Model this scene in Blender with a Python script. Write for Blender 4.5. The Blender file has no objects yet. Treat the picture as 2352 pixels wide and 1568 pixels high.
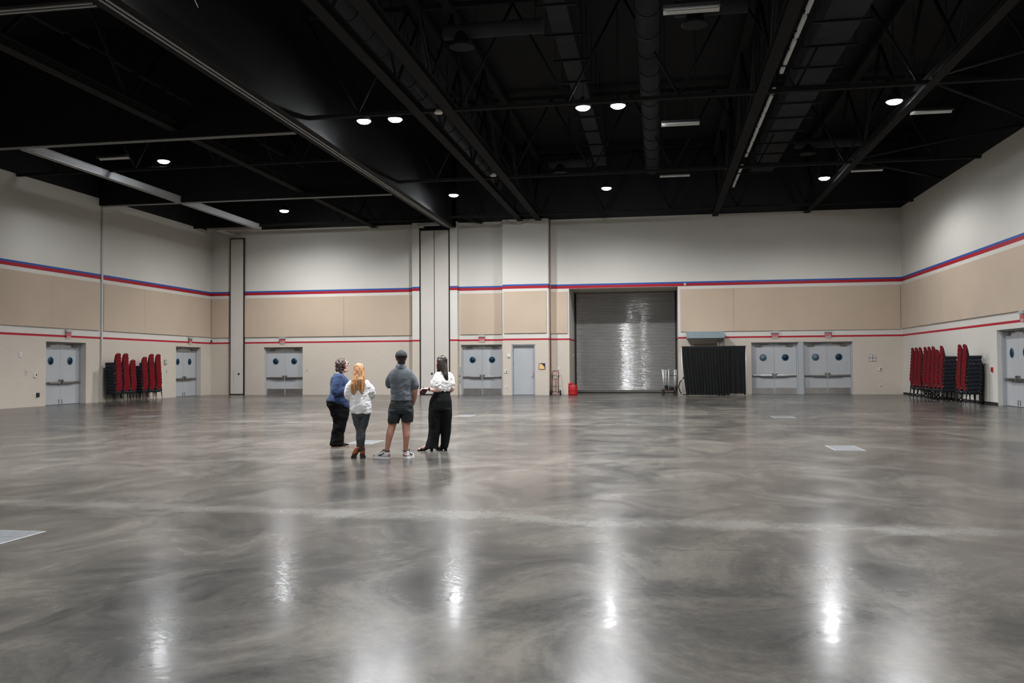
import bpy, bmesh, math, random
from mathutils import Vector, Matrix, noise
random.seed(7)
PI = math.pi
SC = bpy.context.scene
COL = SC.collection

# ------------------------------------------------------------------ dimensions (metres)
CAM_Z = 1.52
D = 45.215           # back wall
XL, XR = -24.91, 11.91
YF = -14.0           # wall behind the camera
ZW = 9.24            # top of the white paint
ZC = 12.6            # black deck
TRK = 8.88           # underside of the partition tracks

# ------------------------------------------------------------------ materials
def nt(m):
    m.use_nodes = True
    return m.node_tree, m.node_tree.nodes, m.node_tree.links

def mat(name, col, rough=.6, metal=0., var=0., scale=8., spec=.5, coat=0., bump=0., bscale=40., sheen=0.):
    m = bpy.data.materials.new(name)
    t, n, l = nt(m)
    b = n['Principled BSDF']
    b.inputs['Base Color'].default_value = (*col, 1)
    b.inputs['Roughness'].default_value = rough
    b.inputs['Metallic'].default_value = metal
    b.inputs['Specular IOR Level'].default_value = spec
    b.inputs['Coat Weight'].default_value = coat
    b.inputs['Sheen Weight'].default_value = sheen
    tc = n.new('ShaderNodeTexCoord')
    if var > 0:
        no = n.new('ShaderNodeTexNoise'); no.inputs['Scale'].default_value = scale; no.inputs['Detail'].default_value = 4
        l.new(tc.outputs['Object'], no.inputs['Vector'])
        r = n.new('ShaderNodeValToRGB')
        r.color_ramp.elements[0].position = .3; r.color_ramp.elements[1].position = .7
        r.color_ramp.elements[0].color = (*[c * (1 - var) for c in col], 1)
        r.color_ramp.elements[1].color = (*[min(1, c * (1 + var)) for c in col], 1)
        l.new(no.outputs['Fac'], r.inputs['Fac']); l.new(r.outputs['Color'], b.inputs['Base Color'])
    if bump > 0:
        no = n.new('ShaderNodeTexNoise'); no.inputs['Scale'].default_value = bscale
        l.new(tc.outputs['Object'], no.inputs['Vector'])
        bp = n.new('ShaderNodeBump'); bp.inputs['Strength'].default_value = bump; bp.inputs['Distance'].default_value = .01
        l.new(no.outputs['Fac'], bp.inputs['Height']); l.new(bp.outputs['Normal'], b.inputs['Normal'])
    return m

def emit(name, col, s):
    m = bpy.data.materials.new(name)
    t, n, l = nt(m)
    n.remove(n['Principled BSDF'])
    e = n.new('ShaderNodeEmission'); e.inputs['Color'].default_value = (*col, 1); e.inputs['Strength'].default_value = s
    l.new(e.outputs[0], n['Material Output'].inputs[0])
    return m

WHITE = (.66, .637, .585)
BEIGE = (.60, .535, .455)

def wall_mat(name, axis, low):
    """painted block wall: bands by height, running-bond block joints; axis = world axis the courses run along"""
    m = bpy.data.materials.new(name)
    t, n, l = nt(m)
    b = n['Principled BSDF']; b.inputs['Roughness'].default_value = .55; b.inputs['Specular IOR Level'].default_value = .3
    g = n.new('ShaderNodeNewGeometry'); s = n.new('ShaderNodeSeparateXYZ'); l.new(g.outputs['Position'], s.inputs[0])
    cb = n.new('ShaderNodeCombineXYZ')
    l.new(s.outputs[axis], cb.inputs[0]); l.new(s.outputs['Z'], cb.inputs[1])
    br = n.new('ShaderNodeTexBrick')
    br.inputs['Scale'].default_value = 1; br.inputs['Brick Width'].default_value = .406; br.inputs['Row Height'].default_value = .203
    br.inputs['Mortar Size'].default_value = .006; br.inputs['Mortar Smooth'].default_value = .4
    br.inputs['Color1'].default_value = (1, 1, 1, 1); br.inputs['Color2'].default_value = (.965, .965, .965, 1); br.inputs['Mortar'].default_value = (.86, .85, .84, 1)
    l.new(cb.outputs[0], br.inputs['Vector'])
    bands = [(0, low), (2.865, (.42, .012, .028)), (2.955, WHITE), (5.572, (.37, .010, .022)), (5.718, (.019, .090, .36)), (5.80, WHITE), (ZW, (.012, .012, .013))]
    band_col = None
    for z, c in bands:
        if band_col is None:
            q = n.new('ShaderNodeRGB'); q.outputs[0].default_value = (*c, 1); band_col = q.outputs[0]; continue
        gt = n.new('ShaderNodeMath'); gt.operation = 'GREATER_THAN'; gt.inputs[1].default_value = z; l.new(s.outputs['Z'], gt.inputs[0])
        q = n.new('ShaderNodeMix'); q.data_type = 'RGBA'; l.new(gt.outputs[0], q.inputs[0]); l.new(band_col, q.inputs[6]); q.inputs[7].default_value = (*c, 1); band_col = q.outputs[2]
    # block joints strongest in the unpanelled lower band
    lt = n.new('ShaderNodeMath'); lt.operation = 'LESS_THAN'; lt.inputs[1].default_value = 2.865; l.new(s.outputs['Z'], lt.inputs[0])
    k = n.new('ShaderNodeMath'); k.operation = 'MULTIPLY_ADD'; k.inputs[1].default_value = .5 if low is BEIGE else 0; k.inputs[2].default_value = .10
    l.new(lt.outputs[0], k.inputs[0])
    no = n.new('ShaderNodeTexNoise'); no.inputs['Scale'].default_value = .55; no.inputs['Detail'].default_value = 5; l.new(g.outputs['Position'], no.inputs['Vector'])
    r2 = n.new('ShaderNodeMapRange'); r2.inputs[3].default_value = .93; r2.inputs[4].default_value = 1.05; l.new(no.outputs['Fac'], r2.inputs[0])
    mx = n.new('ShaderNodeMix'); mx.data_type = 'RGBA'; mx.blend_type = 'MULTIPLY'
    l.new(k.outputs[0], mx.inputs[0]); l.new(band_col, mx.inputs[6]); l.new(br.outputs['Color'], mx.inputs[7])
    m2 = n.new('ShaderNodeVectorMath'); m2.operation = 'SCALE'; l.new(mx.outputs[2], m2.inputs[0]); l.new(r2.outputs[0], m2.inputs['Scale'])
    l.new(m2.outputs[0], b.inputs['Base Color'])
    bp = n.new('ShaderNodeBump'); bp.inputs['Strength'].default_value = .12; bp.inputs['Distance'].default_value = .003
    l.new(br.outputs['Fac'], bp.inputs['Height']); bp.invert = True
    l.new(bp.outputs['Normal'], b.inputs['Normal'])
    return m

def floor_mat():
    m = bpy.data.materials.new('polished_concrete')
    t, n, l = nt(m)
    b = n['Principled BSDF']
    g = n.new('ShaderNodeNewGeometry'); s = n.new('ShaderNodeSeparateXYZ'); l.new(g.outputs['Position'], s.inputs[0])
    def noi(sc, det, rgh=.6, stretch=(1, 1, 1), dist=0.):
        mp = n.new('ShaderNodeMapping'); mp.inputs['Scale'].default_value = stretch; l.new(g.outputs['Position'], mp.inputs[0])
        q = n.new('ShaderNodeTexNoise'); q.inputs['Scale'].default_value = sc; q.inputs['Detail'].default_value = det
        q.inputs['Roughness'].default_value = rgh; q.inputs['Distortion'].default_value = dist
        l.new(mp.outputs[0], q.inputs['Vector']); return q.outputs['Fac']
    def math_(op, a, bb=None, c=None):
        q = n.new('ShaderNodeMath'); q.operation = op
        for i, v in enumerate((a, bb, c)):
            if v is None: continue
            if isinstance(v, (int, float)): q.inputs[i].default_value = v
            else: l.new(v, q.inputs[i])
        return q.outputs[0]
    big = noi(.16, 6, .65, dist=.6); mid = noi(.9, 8, .7, (1, .75, 1), .8); fine = noi(14, 6, .7)
    sm = math_('ADD', math_('MULTIPLY', big, .45), math_('ADD', math_('MULTIPLY', mid, .45), math_('MULTIPLY', fine, .10)))
    rp = n.new('ShaderNodeValToRGB'); cr = rp.color_ramp
    cr.elements[0].position = .40; cr.elements[0].color = (.034, .034, .0325, 1)
    cr.elements[1].position = .59; cr.elements[1].color = (.135, .124, .107, 1)
    e = cr.elements.new(.49); e.color = (.072, .0675, .061, 1)
    l.new(sm, rp.inputs['Fac'])
    # pale dusty joint bands that cross the hall, edges broken by noise
    wob = math_('MULTIPLY', math_('SUBTRACT', noi(.8, 6, .7), .5), 1.1)
    tot = None
    for (y0, slope, wd, amt) in ((8.52, -.042, .34, .8), (22.2, -.048, .34, .6), (36.2, -.05, .3, .45)):
        d = math_('ADD', math_('SUBTRACT', math_('MULTIPLY_ADD', s.outputs['X'], -slope, s.outputs['Y']), y0), wob)
        w = n.new('ShaderNodeMapRange'); w.interpolation_type = 'SMOOTHSTEP'
        w.inputs[1].default_value = wd; w.inputs[2].default_value = .04; w.inputs[3].default_value = 0; w.inputs[4].default_value = amt
        l.new(math_('ABSOLUTE', d), w.inputs[0])
        v = math_('MULTIPLY', w.outputs[0], math_('MULTIPLY', math_('MULTIPLY_ADD', mid, 1.6, -.1), math_('MULTIPLY_ADD', big, 2.2, -.35)))
        tot = v if tot is None else math_('MAXIMUM', tot, v)
    mx = n.new('ShaderNodeMix'); mx.data_type = 'RGBA'; l.new(tot, mx.inputs[0]); l.new(rp.outputs['Color'], mx.inputs[6])
    mx.inputs[7].default_value = (.19, .182, .168, 1)
    # thin scuffs and cracks
    vo = n.new('ShaderNodeTexVoronoi'); vo.feature = 'DISTANCE_TO_EDGE'; vo.inputs['Scale'].default_value = .22
    dm = n.new('ShaderNodeMapping'); l.new(g.outputs['Position'], dm.inputs[0])
    nv = n.new('ShaderNodeTexNoise'); nv.inputs['Scale'].default_value = 1.2; nv.inputs['Detail'].default_value = 5; l.new(g.outputs['Position'], nv.inputs['Vector'])
    ad = n.new('ShaderNodeVectorMath'); ad.operation = 'MULTIPLY_ADD'; l.new(nv.outputs['Color'], ad.inputs[0]); ad.inputs[1].default_value = (1.2, 1.2, 0); l.new(dm.outputs[0], ad.inputs[2])
    l.new(ad.outputs[0], vo.inputs['Vector'])
    cr2 = n.new('ShaderNodeMapRange'); cr2.inputs[1].default_value = .0; cr2.inputs[2].default_value = .012; cr2.inputs[3].default_value = .45; cr2.inputs[4].default_value = 0
    l.new(vo.outputs['Distance'], cr2.inputs[0])
    ck = math_('MULTIPLY', cr2.outputs[0], math_('GREATER_THAN', big, .56))
    m3 = n.new('ShaderNodeMix'); m3.data_type = 'RGBA'; l.new(ck, m3.inputs[0]); l.new(mx.outputs[2], m3.inputs[6]); m3.inputs[7].default_value = (.02, .019, .018, 1)
    sc = noi(2.3, 9, .78, (1, .5, 1), 1.5)
    sw = n.new('ShaderNodeMapRange'); sw.inputs[1].default_value = .64; sw.inputs[2].default_value = .80; sw.inputs[4].default_value = .45; l.new(sc, sw.inputs[0])
    m4 = n.new('ShaderNodeMix'); m4.data_type = 'RGBA'; l.new(sw.outputs[0], m4.inputs[0]); l.new(m3.outputs[2], m4.inputs[6]); m4.inputs[7].default_value = (.15, .144, .134, 1)
    l.new(m4.outputs[2], b.inputs['Base Color'])
    ro = n.new('ShaderNodeMapRange'); ro.inputs[1].default_value = .3; ro.inputs[2].default_value = .7; ro.inputs[3].default_value = .165; ro.inputs[4].default_value = .27
    l.new(mid, ro.inputs[0])
    l.new(math_('ADD', ro.outputs[0], math_('MULTIPLY', tot, .12)), b.inputs['Roughness'])
    b.inputs['Specular IOR Level'].default_value = .08; b.inputs['Coat Weight'].default_value = .055; b.inputs['Coat Roughness'].default_value = .085
    bp = n.new('ShaderNodeBump'); bp.inputs['Strength'].default_value = .06; bp.inputs['Distance'].default_value = .02
    l.new(math_('ADD', noi(5, 4, .5), math_('MULTIPLY', noi(26, 5, .65, (1, 1, 1), .6), .35)), bp.inputs['Height']); l.new(bp.outputs['Normal'], b.inputs['Normal'])
    b2 = n.new('ShaderNodeBump'); b2.inputs['Strength'].default_value = .11; b2.inputs['Distance'].default_value = .02
    l.new(noi(6, 4, .55), b2.inputs['Height']); l.new(b2.outputs['Normal'], b.inputs['Coat Normal'])
    return m

M = {}
M['wall_x'] = wall_mat('painted_block_wall', 'X', BEIGE)
M['wall_y'] = wall_mat('painted_block_side_wall', 'Y', BEIGE)
M['wall_r'] = wall_mat('painted_smooth_side_wall', 'Y', WHITE)
M['floor'] = floor_mat()
M['black'] = mat('black_ceiling_paint', (.006, .006, .007), .75, var=.3, scale=2, spec=.2)
M['steel_black'] = mat('black_painted_steel', (.019, .019, .0195), .85, var=.15, scale=3, spec=.08)
M['duct'] = mat('dark_duct_paint', (.032, .033, .036), .85, var=.15, scale=2, spec=.08)
M['soffit'] = mat('black_soffit_board', (.009, .009, .0095), .7, var=.15, scale=2, spec=.12)
M['alu'] = mat('track_aluminium', (.40, .40, .39), .5, .3, var=.08)
M['grey_steel'] = mat('grey_painted_steel', (.40, .41, .43), .5, var=.05)
M['jamb'] = mat('cream_painted_steel', (.55, .54, .51), .5, var=.04)
M['tan'] = mat('tan_fabric_panel', (.535, .425, .325), .9, var=.035, scale=.9, bump=.15, bscale=220, sheen=.1)
M['panel'] = mat('partition_vinyl', (.60, .565, .515), .6, var=.03, scale=1.2)
M['seal'] = mat('black_seal', (.012, .011, .010), .6, var=.2)
M['door'] = mat('grey_door_paint', (.44, .452, .468), .42, var=.03, scale=1.5)
M['frame'] = mat('grey_frame_paint', (.40, .42, .445), .45, var=.03)
M['ring'] = mat('teal_porthole_ring', (.03, .12, .20), .4, var=.1)
M['glass_dark'] = mat('dark_porthole_glass', (.010, .022, .038), .3, var=.2, spec=.3)
M['glass_lit'] = mat('backlit_porthole_glass', (.12, .17, .18), .3, var=.15, spec=.3)  # glow of a lit corridor behind the pane, put into its colour
M['stainless'] = mat('brushed_stainless', (.55, .55, .54), .30, 1., var=.08, scale=3)
M['bar'] = mat('satin_push_bar_metal', (.30, .295, .285), .36, 1., var=.1, scale=6)
M['closer'] = mat('bronze_closer', (.16, .15, .135), .45, .5, var=.1)
M['dark_gap'] = mat('dark_threshold', (.02, .02, .02), .7, var=.2)
M['white_plastic'] = mat('white_plastic', (.70, .69, .66), .4, var=.03)
M['black_plastic'] = mat('black_plastic', (.015, .015, .016), .4, var=.15)
M['red_plastic'] = mat('red_plastic', (.42, .012, .015), .45, var=.08)
M['exit_red'] = mat('exit_letter_red', (.62, .02, .05), .5, var=.05)
M['exit_can'] = mat('brushed_exit_canopy', (.50, .50, .49), .4, .35, var=.05)
M['blue_grey'] = mat('blue_grey_sheet_metal', (.235, .30, .325), .45, var=.05)
M['underside'] = mat('taupe_sheet_metal', (.36, .33, .30), .6, var=.05)
M['drape'] = mat('black_drape_cloth', (.010, .011, .012), .85, var=.3, scale=5, sheen=.15)
M['white_pole'] = mat('white_aluminium_pole', (.66, .66, .65), .35, .2, var=.04)
M['truck_red'] = mat('red_truck_paint', (.22, .020, .025), .45, var=.15)
M['rubber'] = mat('black_rubber', (.012, .012, .012), .7, var=.2)
M['sign_navy'] = mat('navy_sign', (.015, .018, .06), .5, var=.1)
M['sign_yellow'] = mat('yellow_sign', (.80, .53, .20), .5, var=.04)
M['slat'] = mat('galvanized_slat', (.25, .246, .237), .50, .6, var=.07, scale=1.1, coat=1.); M['slat'].node_tree.nodes['Principled BSDF'].inputs['Coat Roughness'].default_value = .06; M['slat'].node_tree.nodes['Principled BSDF'].inputs['Coat IOR'].default_value = 2.7
M['chair_red'] = mat('red_chair_fabric', (.20, .0035, .009), .85, var=.22, scale=14, spec=.2)
M['chair_navy'] = mat('navy_chair_fabric', (.010, .014, .026), .75, var=.3, scale=14, spec=.3)
M['chair_frame'] = mat('black_chair_frame', (.014, .014, .015), .35, .2, var=.15)
M['chrome'] = mat('chrome_glide', (.6, .6, .6), .25, 1., var=.05)
M['lamp_body'] = mat('black_lamp_housing', (.03, .03, .032), .45, .3, var=.1)
M['lamp_lens'] = emit('lit_lamp_lens', (.93, .97, 1.0), 190.)
M['fixture'] = mat('white_fixture_enamel', (.62, .62, .60), .4, var=.04)
M['tube'] = mat('unlit_tube', (.72, .72, .70), .3, var=.03)
M['pale_disc'] = mat('pale_disc_enamel', (.60, .57, .48), .45, var=.05)
M['copper_red'] = mat('rust_red_pipe', (.33, .17, .14), .5, var=.1)
M['box_lid'] = mat('floor_box_plate', (.095, .10, .107), .5, .25, var=.15, scale=20, bump=.3, bscale=60)

# ------------------------------------------------------------------ mesh helpers
def new_bm(): return bmesh.new()

def box(bm, x0, x1, y0, y1, z0, z1, bev=0., mi=0):
    vs = [bm.verts.new(p) for p in ((x0, y0, z0), (x1, y0, z0), (x1, y1, z0), (x0, y1, z0), (x0, y0, z1), (x1, y0, z1), (x1, y1, z1), (x0, y1, z1))]
    fs = [bm.faces.new([vs[i] for i in q]) for q in ((3, 2, 1, 0), (4, 5, 6, 7), (0, 1, 5, 4), (1, 2, 6, 5), (2, 3, 7, 6), (3, 0, 4, 7))]
    for f in fs: f.material_index = mi
    if bev > 0:
        es = list({e for f in fs for e in f.edges})
        r = bmesh.ops.bevel(bm, geom=es, offset=bev, segments=2, profile=.5, affect='EDGES')
        for f in r['faces']: f.material_index = mi
    return vs

def quad(bm, *ps, mi=0):
    f = bm.faces.new([bm.verts.new(p) for p in ps]); f.material_index = mi; return f

def frame_for(d):
    d = d.normalized()
    a = Vector((0, 0, 1)) if abs(d.z) < .9 else Vector((1, 0, 0))
    s = d.cross(a).normalized(); return s, s.cross(d).normalized()

def tube(bm, pts, r, n=10, mi=0, smooth=True, cap=True):
    """round tube along a path; r a radius or a list of radii"""
    pts = [Vector(p) for p in pts]
    rs = r if isinstance(r, (list, tuple)) else [r] * len(pts)
    rings = []; prev = None
    for i, p in enumerate(pts):
        d = (pts[min(i + 1, len(pts) - 1)] - pts[max(i - 1, 0)])
        if prev is None:
            s, u = frame_for(d)
        else:
            dn = d.normalized(); s = (prev - dn * prev.dot(dn)).normalized(); u = dn.cross(s)
            u = -u if False else u
        prev = s
        u = d.normalized().cross(s)
        rings.append([bm.verts.new(p + (s * math.cos(2 * PI * k / n) + u * math.sin(2 * PI * k / n)) * rs[i]) for k in range(n)])
    for a, b in zip(rings, rings[1:]):
        for k in range(n):
            f = bm.faces.new((a[k], a[(k + 1) % n], b[(k + 1) % n], b[k])); f.smooth = smooth; f.material_index = mi
    if cap:
        f = bm.faces.new(list(reversed(rings[0]))); f.material_index = mi
        f = bm.faces.new(rings[-1]); f.material_index = mi
    return rings

def lathe(bm, prof, cx=0, cy=0, n=24, mi=0, axis='z', smooth=True, cap=True):
    """prof: (radius, height) from one end to the other, turned about an axis through (cx, cy)"""
    def P(r, h, a):
        c, s = r * math.cos(a), r * math.sin(a)
        return (cx + c, cy + s, h) if axis == 'z' else ((cx + c, h, cy + s) if axis == 'y' else (h, cx + c, cy + s))
    rings = [[bm.verts.new(P(max(r, 1e-4), h, 2 * PI * k / n)) for k in range(n)] for r, h in prof]
    for a, b in zip(rings, rings[1:]):
        for k in range(n):
            f = bm.faces.new((a[k], a[(k + 1) % n], b[(k + 1) % n], b[k])); f.smooth = smooth; f.material_index = mi
    for rg, rev in (((rings[0], True), (rings[-1], False)) if cap else ()):
        f = bm.faces.new(list(reversed(rg)) if rev else rg); f.material_index = mi

def ell(bm, c, r, n=16, m=10, R=None, mi=0):
    rows = []
    for i in range(1, m):
        th = PI * i / m
        row = []
        for k in range(n):
            ph = 2 * PI * k / n
            v = Vector((r[0] * math.sin(th) * math.cos(ph), r[1] * math.sin(th) * math.sin(ph), r[2] * math.cos(th)))
            if R is not None: v = R @ v
            row.append(bm.verts.new(Vector(c) + v))
        rows.append(row)
    tv = Vector((0, 0, r[2])); 
    if R is not None: tv = R @ tv
    t = bm.verts.new(Vector(c) + tv); b = bm.verts.new(Vector(c) - tv)
    for k in range(n):
        k2 = (k + 1) % n
        for f in [bm.faces.new((t, rows[0][k], rows[0][k2])), bm.faces.new((b, rows[-1][k2], rows[-1][k]))]:
            f.smooth = True; f.material_index = mi
        for a, c2 in zip(rows, rows[1:]):
            f = bm.faces.new((a[k], c2[k], c2[k2], a[k2])); f.smooth = True; f.material_index = mi

def loft(bm, rings, n=28, mi=0, p=2.0, cap=True):
    """rings of (z, uc, vc, ru, rv): stacked horizontal (super)ellipses"""
    rr = []
    for z, uc, vc, ru, rv in rings:
        row = []
        for k in range(n):
            a = 2 * PI * k / n; c, s = math.cos(a), math.sin(a)
            row.append(bm.verts.new((uc + ru * math.copysign(abs(c) ** (2 / p), c), vc + rv * math.copysign(abs(s) ** (2 / p), s), z)))
        rr.append(row)
    for a, b in zip(rr, rr[1:]):
        for k in range(n):
            f = bm.faces.new((a[k], a[(k + 1) % n], b[(k + 1) % n], b[k])); f.smooth = True; f.material_index = mi
    if cap:
        bm.faces.new(list(reversed(rr[0]))); bm.faces.new(rr[-1])

def obj(name, bm, m, parent=None, fix=True):
    if fix: bmesh.ops.recalc_face_normals(bm, faces=bm.faces)
    me = bpy.data.meshes.new(name); bm.to_mesh(me); bm.free()
    for x in (m if isinstance(m, (list, tuple)) else [m]):
        me.materials.append(M[x] if isinstance(x, str) else x)
    o = bpy.data.objects.new(name, me); COL.objects.link(o)
    if parent is not None: o.parent = parent
    return o

def tag(o, label=None, cat=None, group=None, kind=None):
    if label: o['label'] = label
    if cat: o['category'] = cat
    if group: o['group'] = group
    if kind: o['kind'] = kind
    return o

def thing(name, label, cat, loc=(0, 0, 0), rotz=0., group=None, kind=None):
    o = bpy.data.objects.new(name, None); o.empty_display_size = .1; COL.objects.link(o)
    o.location = loc; o.rotation_euler = (0, 0, rotz)
    return tag(o, label, cat, group, kind)

def copy_tree(o, parent=None):
    c = o.copy(); COL.objects.link(c); c.parent = parent
    for ch in list(o.children): copy_tree(ch, c)
    return c

def struct(name, bm, m, label, cat, fix=True):
    return tag(obj(name, bm, m, None, fix), label, cat, None, 'structure')

def sheet(bm, a0, a1, z0, z1, holes, P, mi=0):
    """flat rectangle with rectangular holes; P(a, z) gives the point"""
    aa = sorted({a0, a1, *[h[0] for h in holes], *[h[1] for h in holes]}); zz = sorted({z0, z1, *[h[2] for h in holes], *[h[3] for h in holes]})
    aa = [a for a in aa if a0 <= a <= a1]; zz = [z for z in zz if z0 <= z <= z1]
    for i in range(len(aa) - 1):
        for j in range(len(zz) - 1):
            ca, cz = (aa[i] + aa[i + 1]) / 2, (zz[j] + zz[j + 1]) / 2
            if any(h[0] < ca < h[1] and h[2] < cz < h[3] for h in holes): continue
            quad(bm, P(aa[i], zz[j]), P(aa[i + 1], zz[j]), P(aa[i + 1], zz[j + 1]), P(aa[i], zz[j + 1]), mi=mi)

def reveal(bm, h, P3, depth, mi=0):
    """the sides and head of an opening, P3(a, z, d) with d = depth behind the wall face"""
    a0, a1, z0, z1 = h
    quad(bm, P3(a0, z0, 0), P3(a0, z0, depth), P3(a0, z1, depth), P3(a0, z1, 0), mi=mi)
    quad(bm, P3(a1, z0, 0), P3(a1, z1, 0), P3(a1, z1, depth), P3(a1, z0, depth), mi=mi)
    quad(bm, P3(a0, z1, 0), P3(a0, z1, depth), P3(a1, z1, depth), P3(a1, z1, 0), mi=mi)

# ------------------------------------------------------------------ room shell
bm = new_bm(); quad(bm, (XL - 1, YF - 1, 0), (XR + 1, YF - 1, 0), (XR + 1, D + 3.6, 0), (XL - 1, D + 3.6, 0))
struct('floor', bm, 'floor', 'polished grey concrete floor with pale joint bands and lamp reflections', 'floor')
bm = new_bm(); quad(bm, (XL - 1, YF - 1, ZC), (XL - 1, D + 1, ZC), (XR + 1, D + 1, ZC), (XR + 1, YF - 1, ZC))
struct('ceiling', bm, 'black', 'black painted roof deck high over the hall', 'ceiling')

H3 = (-21.70, -19.41, 0, 2.65); H4 = (-10.43, -8.19, 0, 2.67); H6 = (4.66, 9.55, 0, 2.63); HR = (-4.59, 1.03, 0, 5.565)
bm = new_bm()
holes = [H3, H4, H6, HR]
sheet(bm, XL, XR, 0, ZC, holes, lambda a, z: (a, D, z))
for h in (H3, H4, H6): reveal(bm, h, lambda a, z, d: (a, D + d, z), .30)
reveal(bm, HR, lambda a, z, d: (a, D + d, z), 3.1)
quad(bm, (HR[0], D + 3.1, 0), (HR[1], D + 3.1, 0), (HR[1], D + 3.1, HR[3]), (HR[0], D + 3.1, HR[3]))
struct('wall_back', bm, 'wall_x', 'long back wall with blue and red stripes over cream block', 'wall', fix=False)

H1 = (31.93, 34.46, 0, 2.66); H2 = (41.68, 44.17, 0, 2.66)
bm = new_bm(); sheet(bm, YF, D, 0, ZC, [H1, H2], lambda a, z: (XL, a, z))
for h in (H1, H2): reveal(bm, h, lambda a, z, d: (XL - d, a, z), .38)
struct('wall_left', bm, 'wall_y', 'left side wall of cream block with red and blue stripes', 'wall', fix=False)
H7 = (30.88, 33.22, 0, 2.68)
bm = new_bm(); sheet(bm, YF, D, 0, ZC, [H7], lambda a, z: (XR, a, z))
reveal(bm, H7, lambda a, z, d: (XR + d, a, z), .34)
struct('wall_right', bm, 'wall_r', 'right side wall with smooth white lower part and stripes', 'wall', fix=False)
bm = new_bm(); sheet(bm, XL, XR, 0, ZC, [], lambda a, z: (a, YF, z))
struct('wall_front', bm, 'wall_x', 'plain striped wall closing the hall opposite the shutter', 'wall', fix=False)

# pilasters and the column that stand out of the back wall
def pier(name, x0, x1, dep, label, hole=None, top=ZW + .02):
    bm = new_bm(); y = D - dep
    sheet(bm, x0, x1, 0, top, [hole] if hole else [], lambda a, z: (a, y, z))
    if hole: reveal(bm, hole, lambda a, z, d: (a, y + d, z), .2)
    quad(bm, (x0, D + .01, 0), (x0, y, 0), (x0, y, top), (x0, D + .01, top)); quad(bm, (x1, y, 0), (x1, D + .01, 0), (x1, D + .01, top), (x1, y, top))
    quad(bm, (x0, y, top), (x1, y, top), (x1, D + .01, top), (x0, D + .01, top))
    return struct(name, bm, 'wall_x', label, 'pillar', fix=False)
pier('pillar', -12.98, -12.585, .5, 'narrow striped pilaster at the left edge of the double partition panel')
pier('pillar', -10.90, -10.50, .5, 'narrow striped pilaster at the right edge of the double partition panel')
H5 = (-7.57, -6.325, 0, 2.645)
pier('pillar', -8.03, -5.61, .6, 'wide striped pier holding the single grey door', H5, ZW - .02)
bm = new_bm(); box(bm, XR - .016, XR - .001, H7[1], D - .002, .0, .105)
struct('baseboard_right', bm, 'rubber', 'black rubber base along the right wall', 'baseboard')

# tan acoustic panels
def panel_back(x0, x1, label, y=D, z0=3.215, z1=5.41):
    bm = new_bm(); box(bm, x0, x1, y - .055, y - .002, z0, z1, .008)
    tag(obj('acoustic_panel', bm, 'tan'), label, 'acoustic panel', 'tan wall panels between the stripes')
def panel_side(X, sgn, y0, y1, label, z0=3.24, z1=5.405):
    bm = new_bm(); a, b = sorted((X + sgn * .002, X + sgn * .055)); box(bm, a, b, y0, y1, z0, z1, .008)
    tag(obj('acoustic_panel', bm, 'tan'), label, 'acoustic panel', 'tan wall panels between the stripes')
panel_back(-24.84, -23.79, 'small tan fabric panel between the left corner and the thin partition panel')
panel_back(-22.83, -17.01, 'tan fabric panel above the left double doors of the back wall')
panel_back(-17.005, -13.14, 'tan fabric panel left of the narrow pilaster, above the blonde woman')
panel_back(-10.45, -8.18, 'tan fabric panel above the double doors beside the wide pier')
panel_back(-7.96, -5.715, 'square tan fabric panel on the wide pier above the single door', D - .6, 3.23, 5.43)
panel_back(-5.575, -4.67, 'narrow tan fabric panel between the pier and the rolling shutter')
panel_back(1.165, 3.82, 'tan fabric panel above the black drape and blue-grey hood')
panel_back(3.825, 11.83, 'very long tan fabric panel above the two pairs of doors at right')
panel_side(XL, 1, 20.0, 26.0, 'tan fabric panel on the left wall, farthest from the corner')
panel_side(XL, 1, 26.005, 32.2, 'tan fabric panel on the left wall at the left edge of the picture')
panel_side(XL, 1, 32.205, 35.31, 'tan fabric panel on the left wall above its first doors, left of the pole')
panel_side(XL, 1, 35.62, 38.80, 'tan fabric panel on the left wall just right of the pole')
panel_side(XL, 1, 38.805, 45.15, 'long tan fabric panel on the left wall above the chairs and second doors')
panel_side(XR, -1, 39.2, 45.14, 'tan fabric panel on the right wall next to the corner')
panel_side(XR, -1, 36.2, 39.195, 'tan fabric panel on the right wall above the middle of the chair row')
panel_side(XR, -1, 28.0, 36.195, 'tan fabric panel on the right wall above the edge doors')

# ------------------------------------------------------------------ doors
DN = [0]
def M4(loc, rz): return Matrix.Translation(loc) @ Matrix.Rotation(rz, 4, 'Z')

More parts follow.
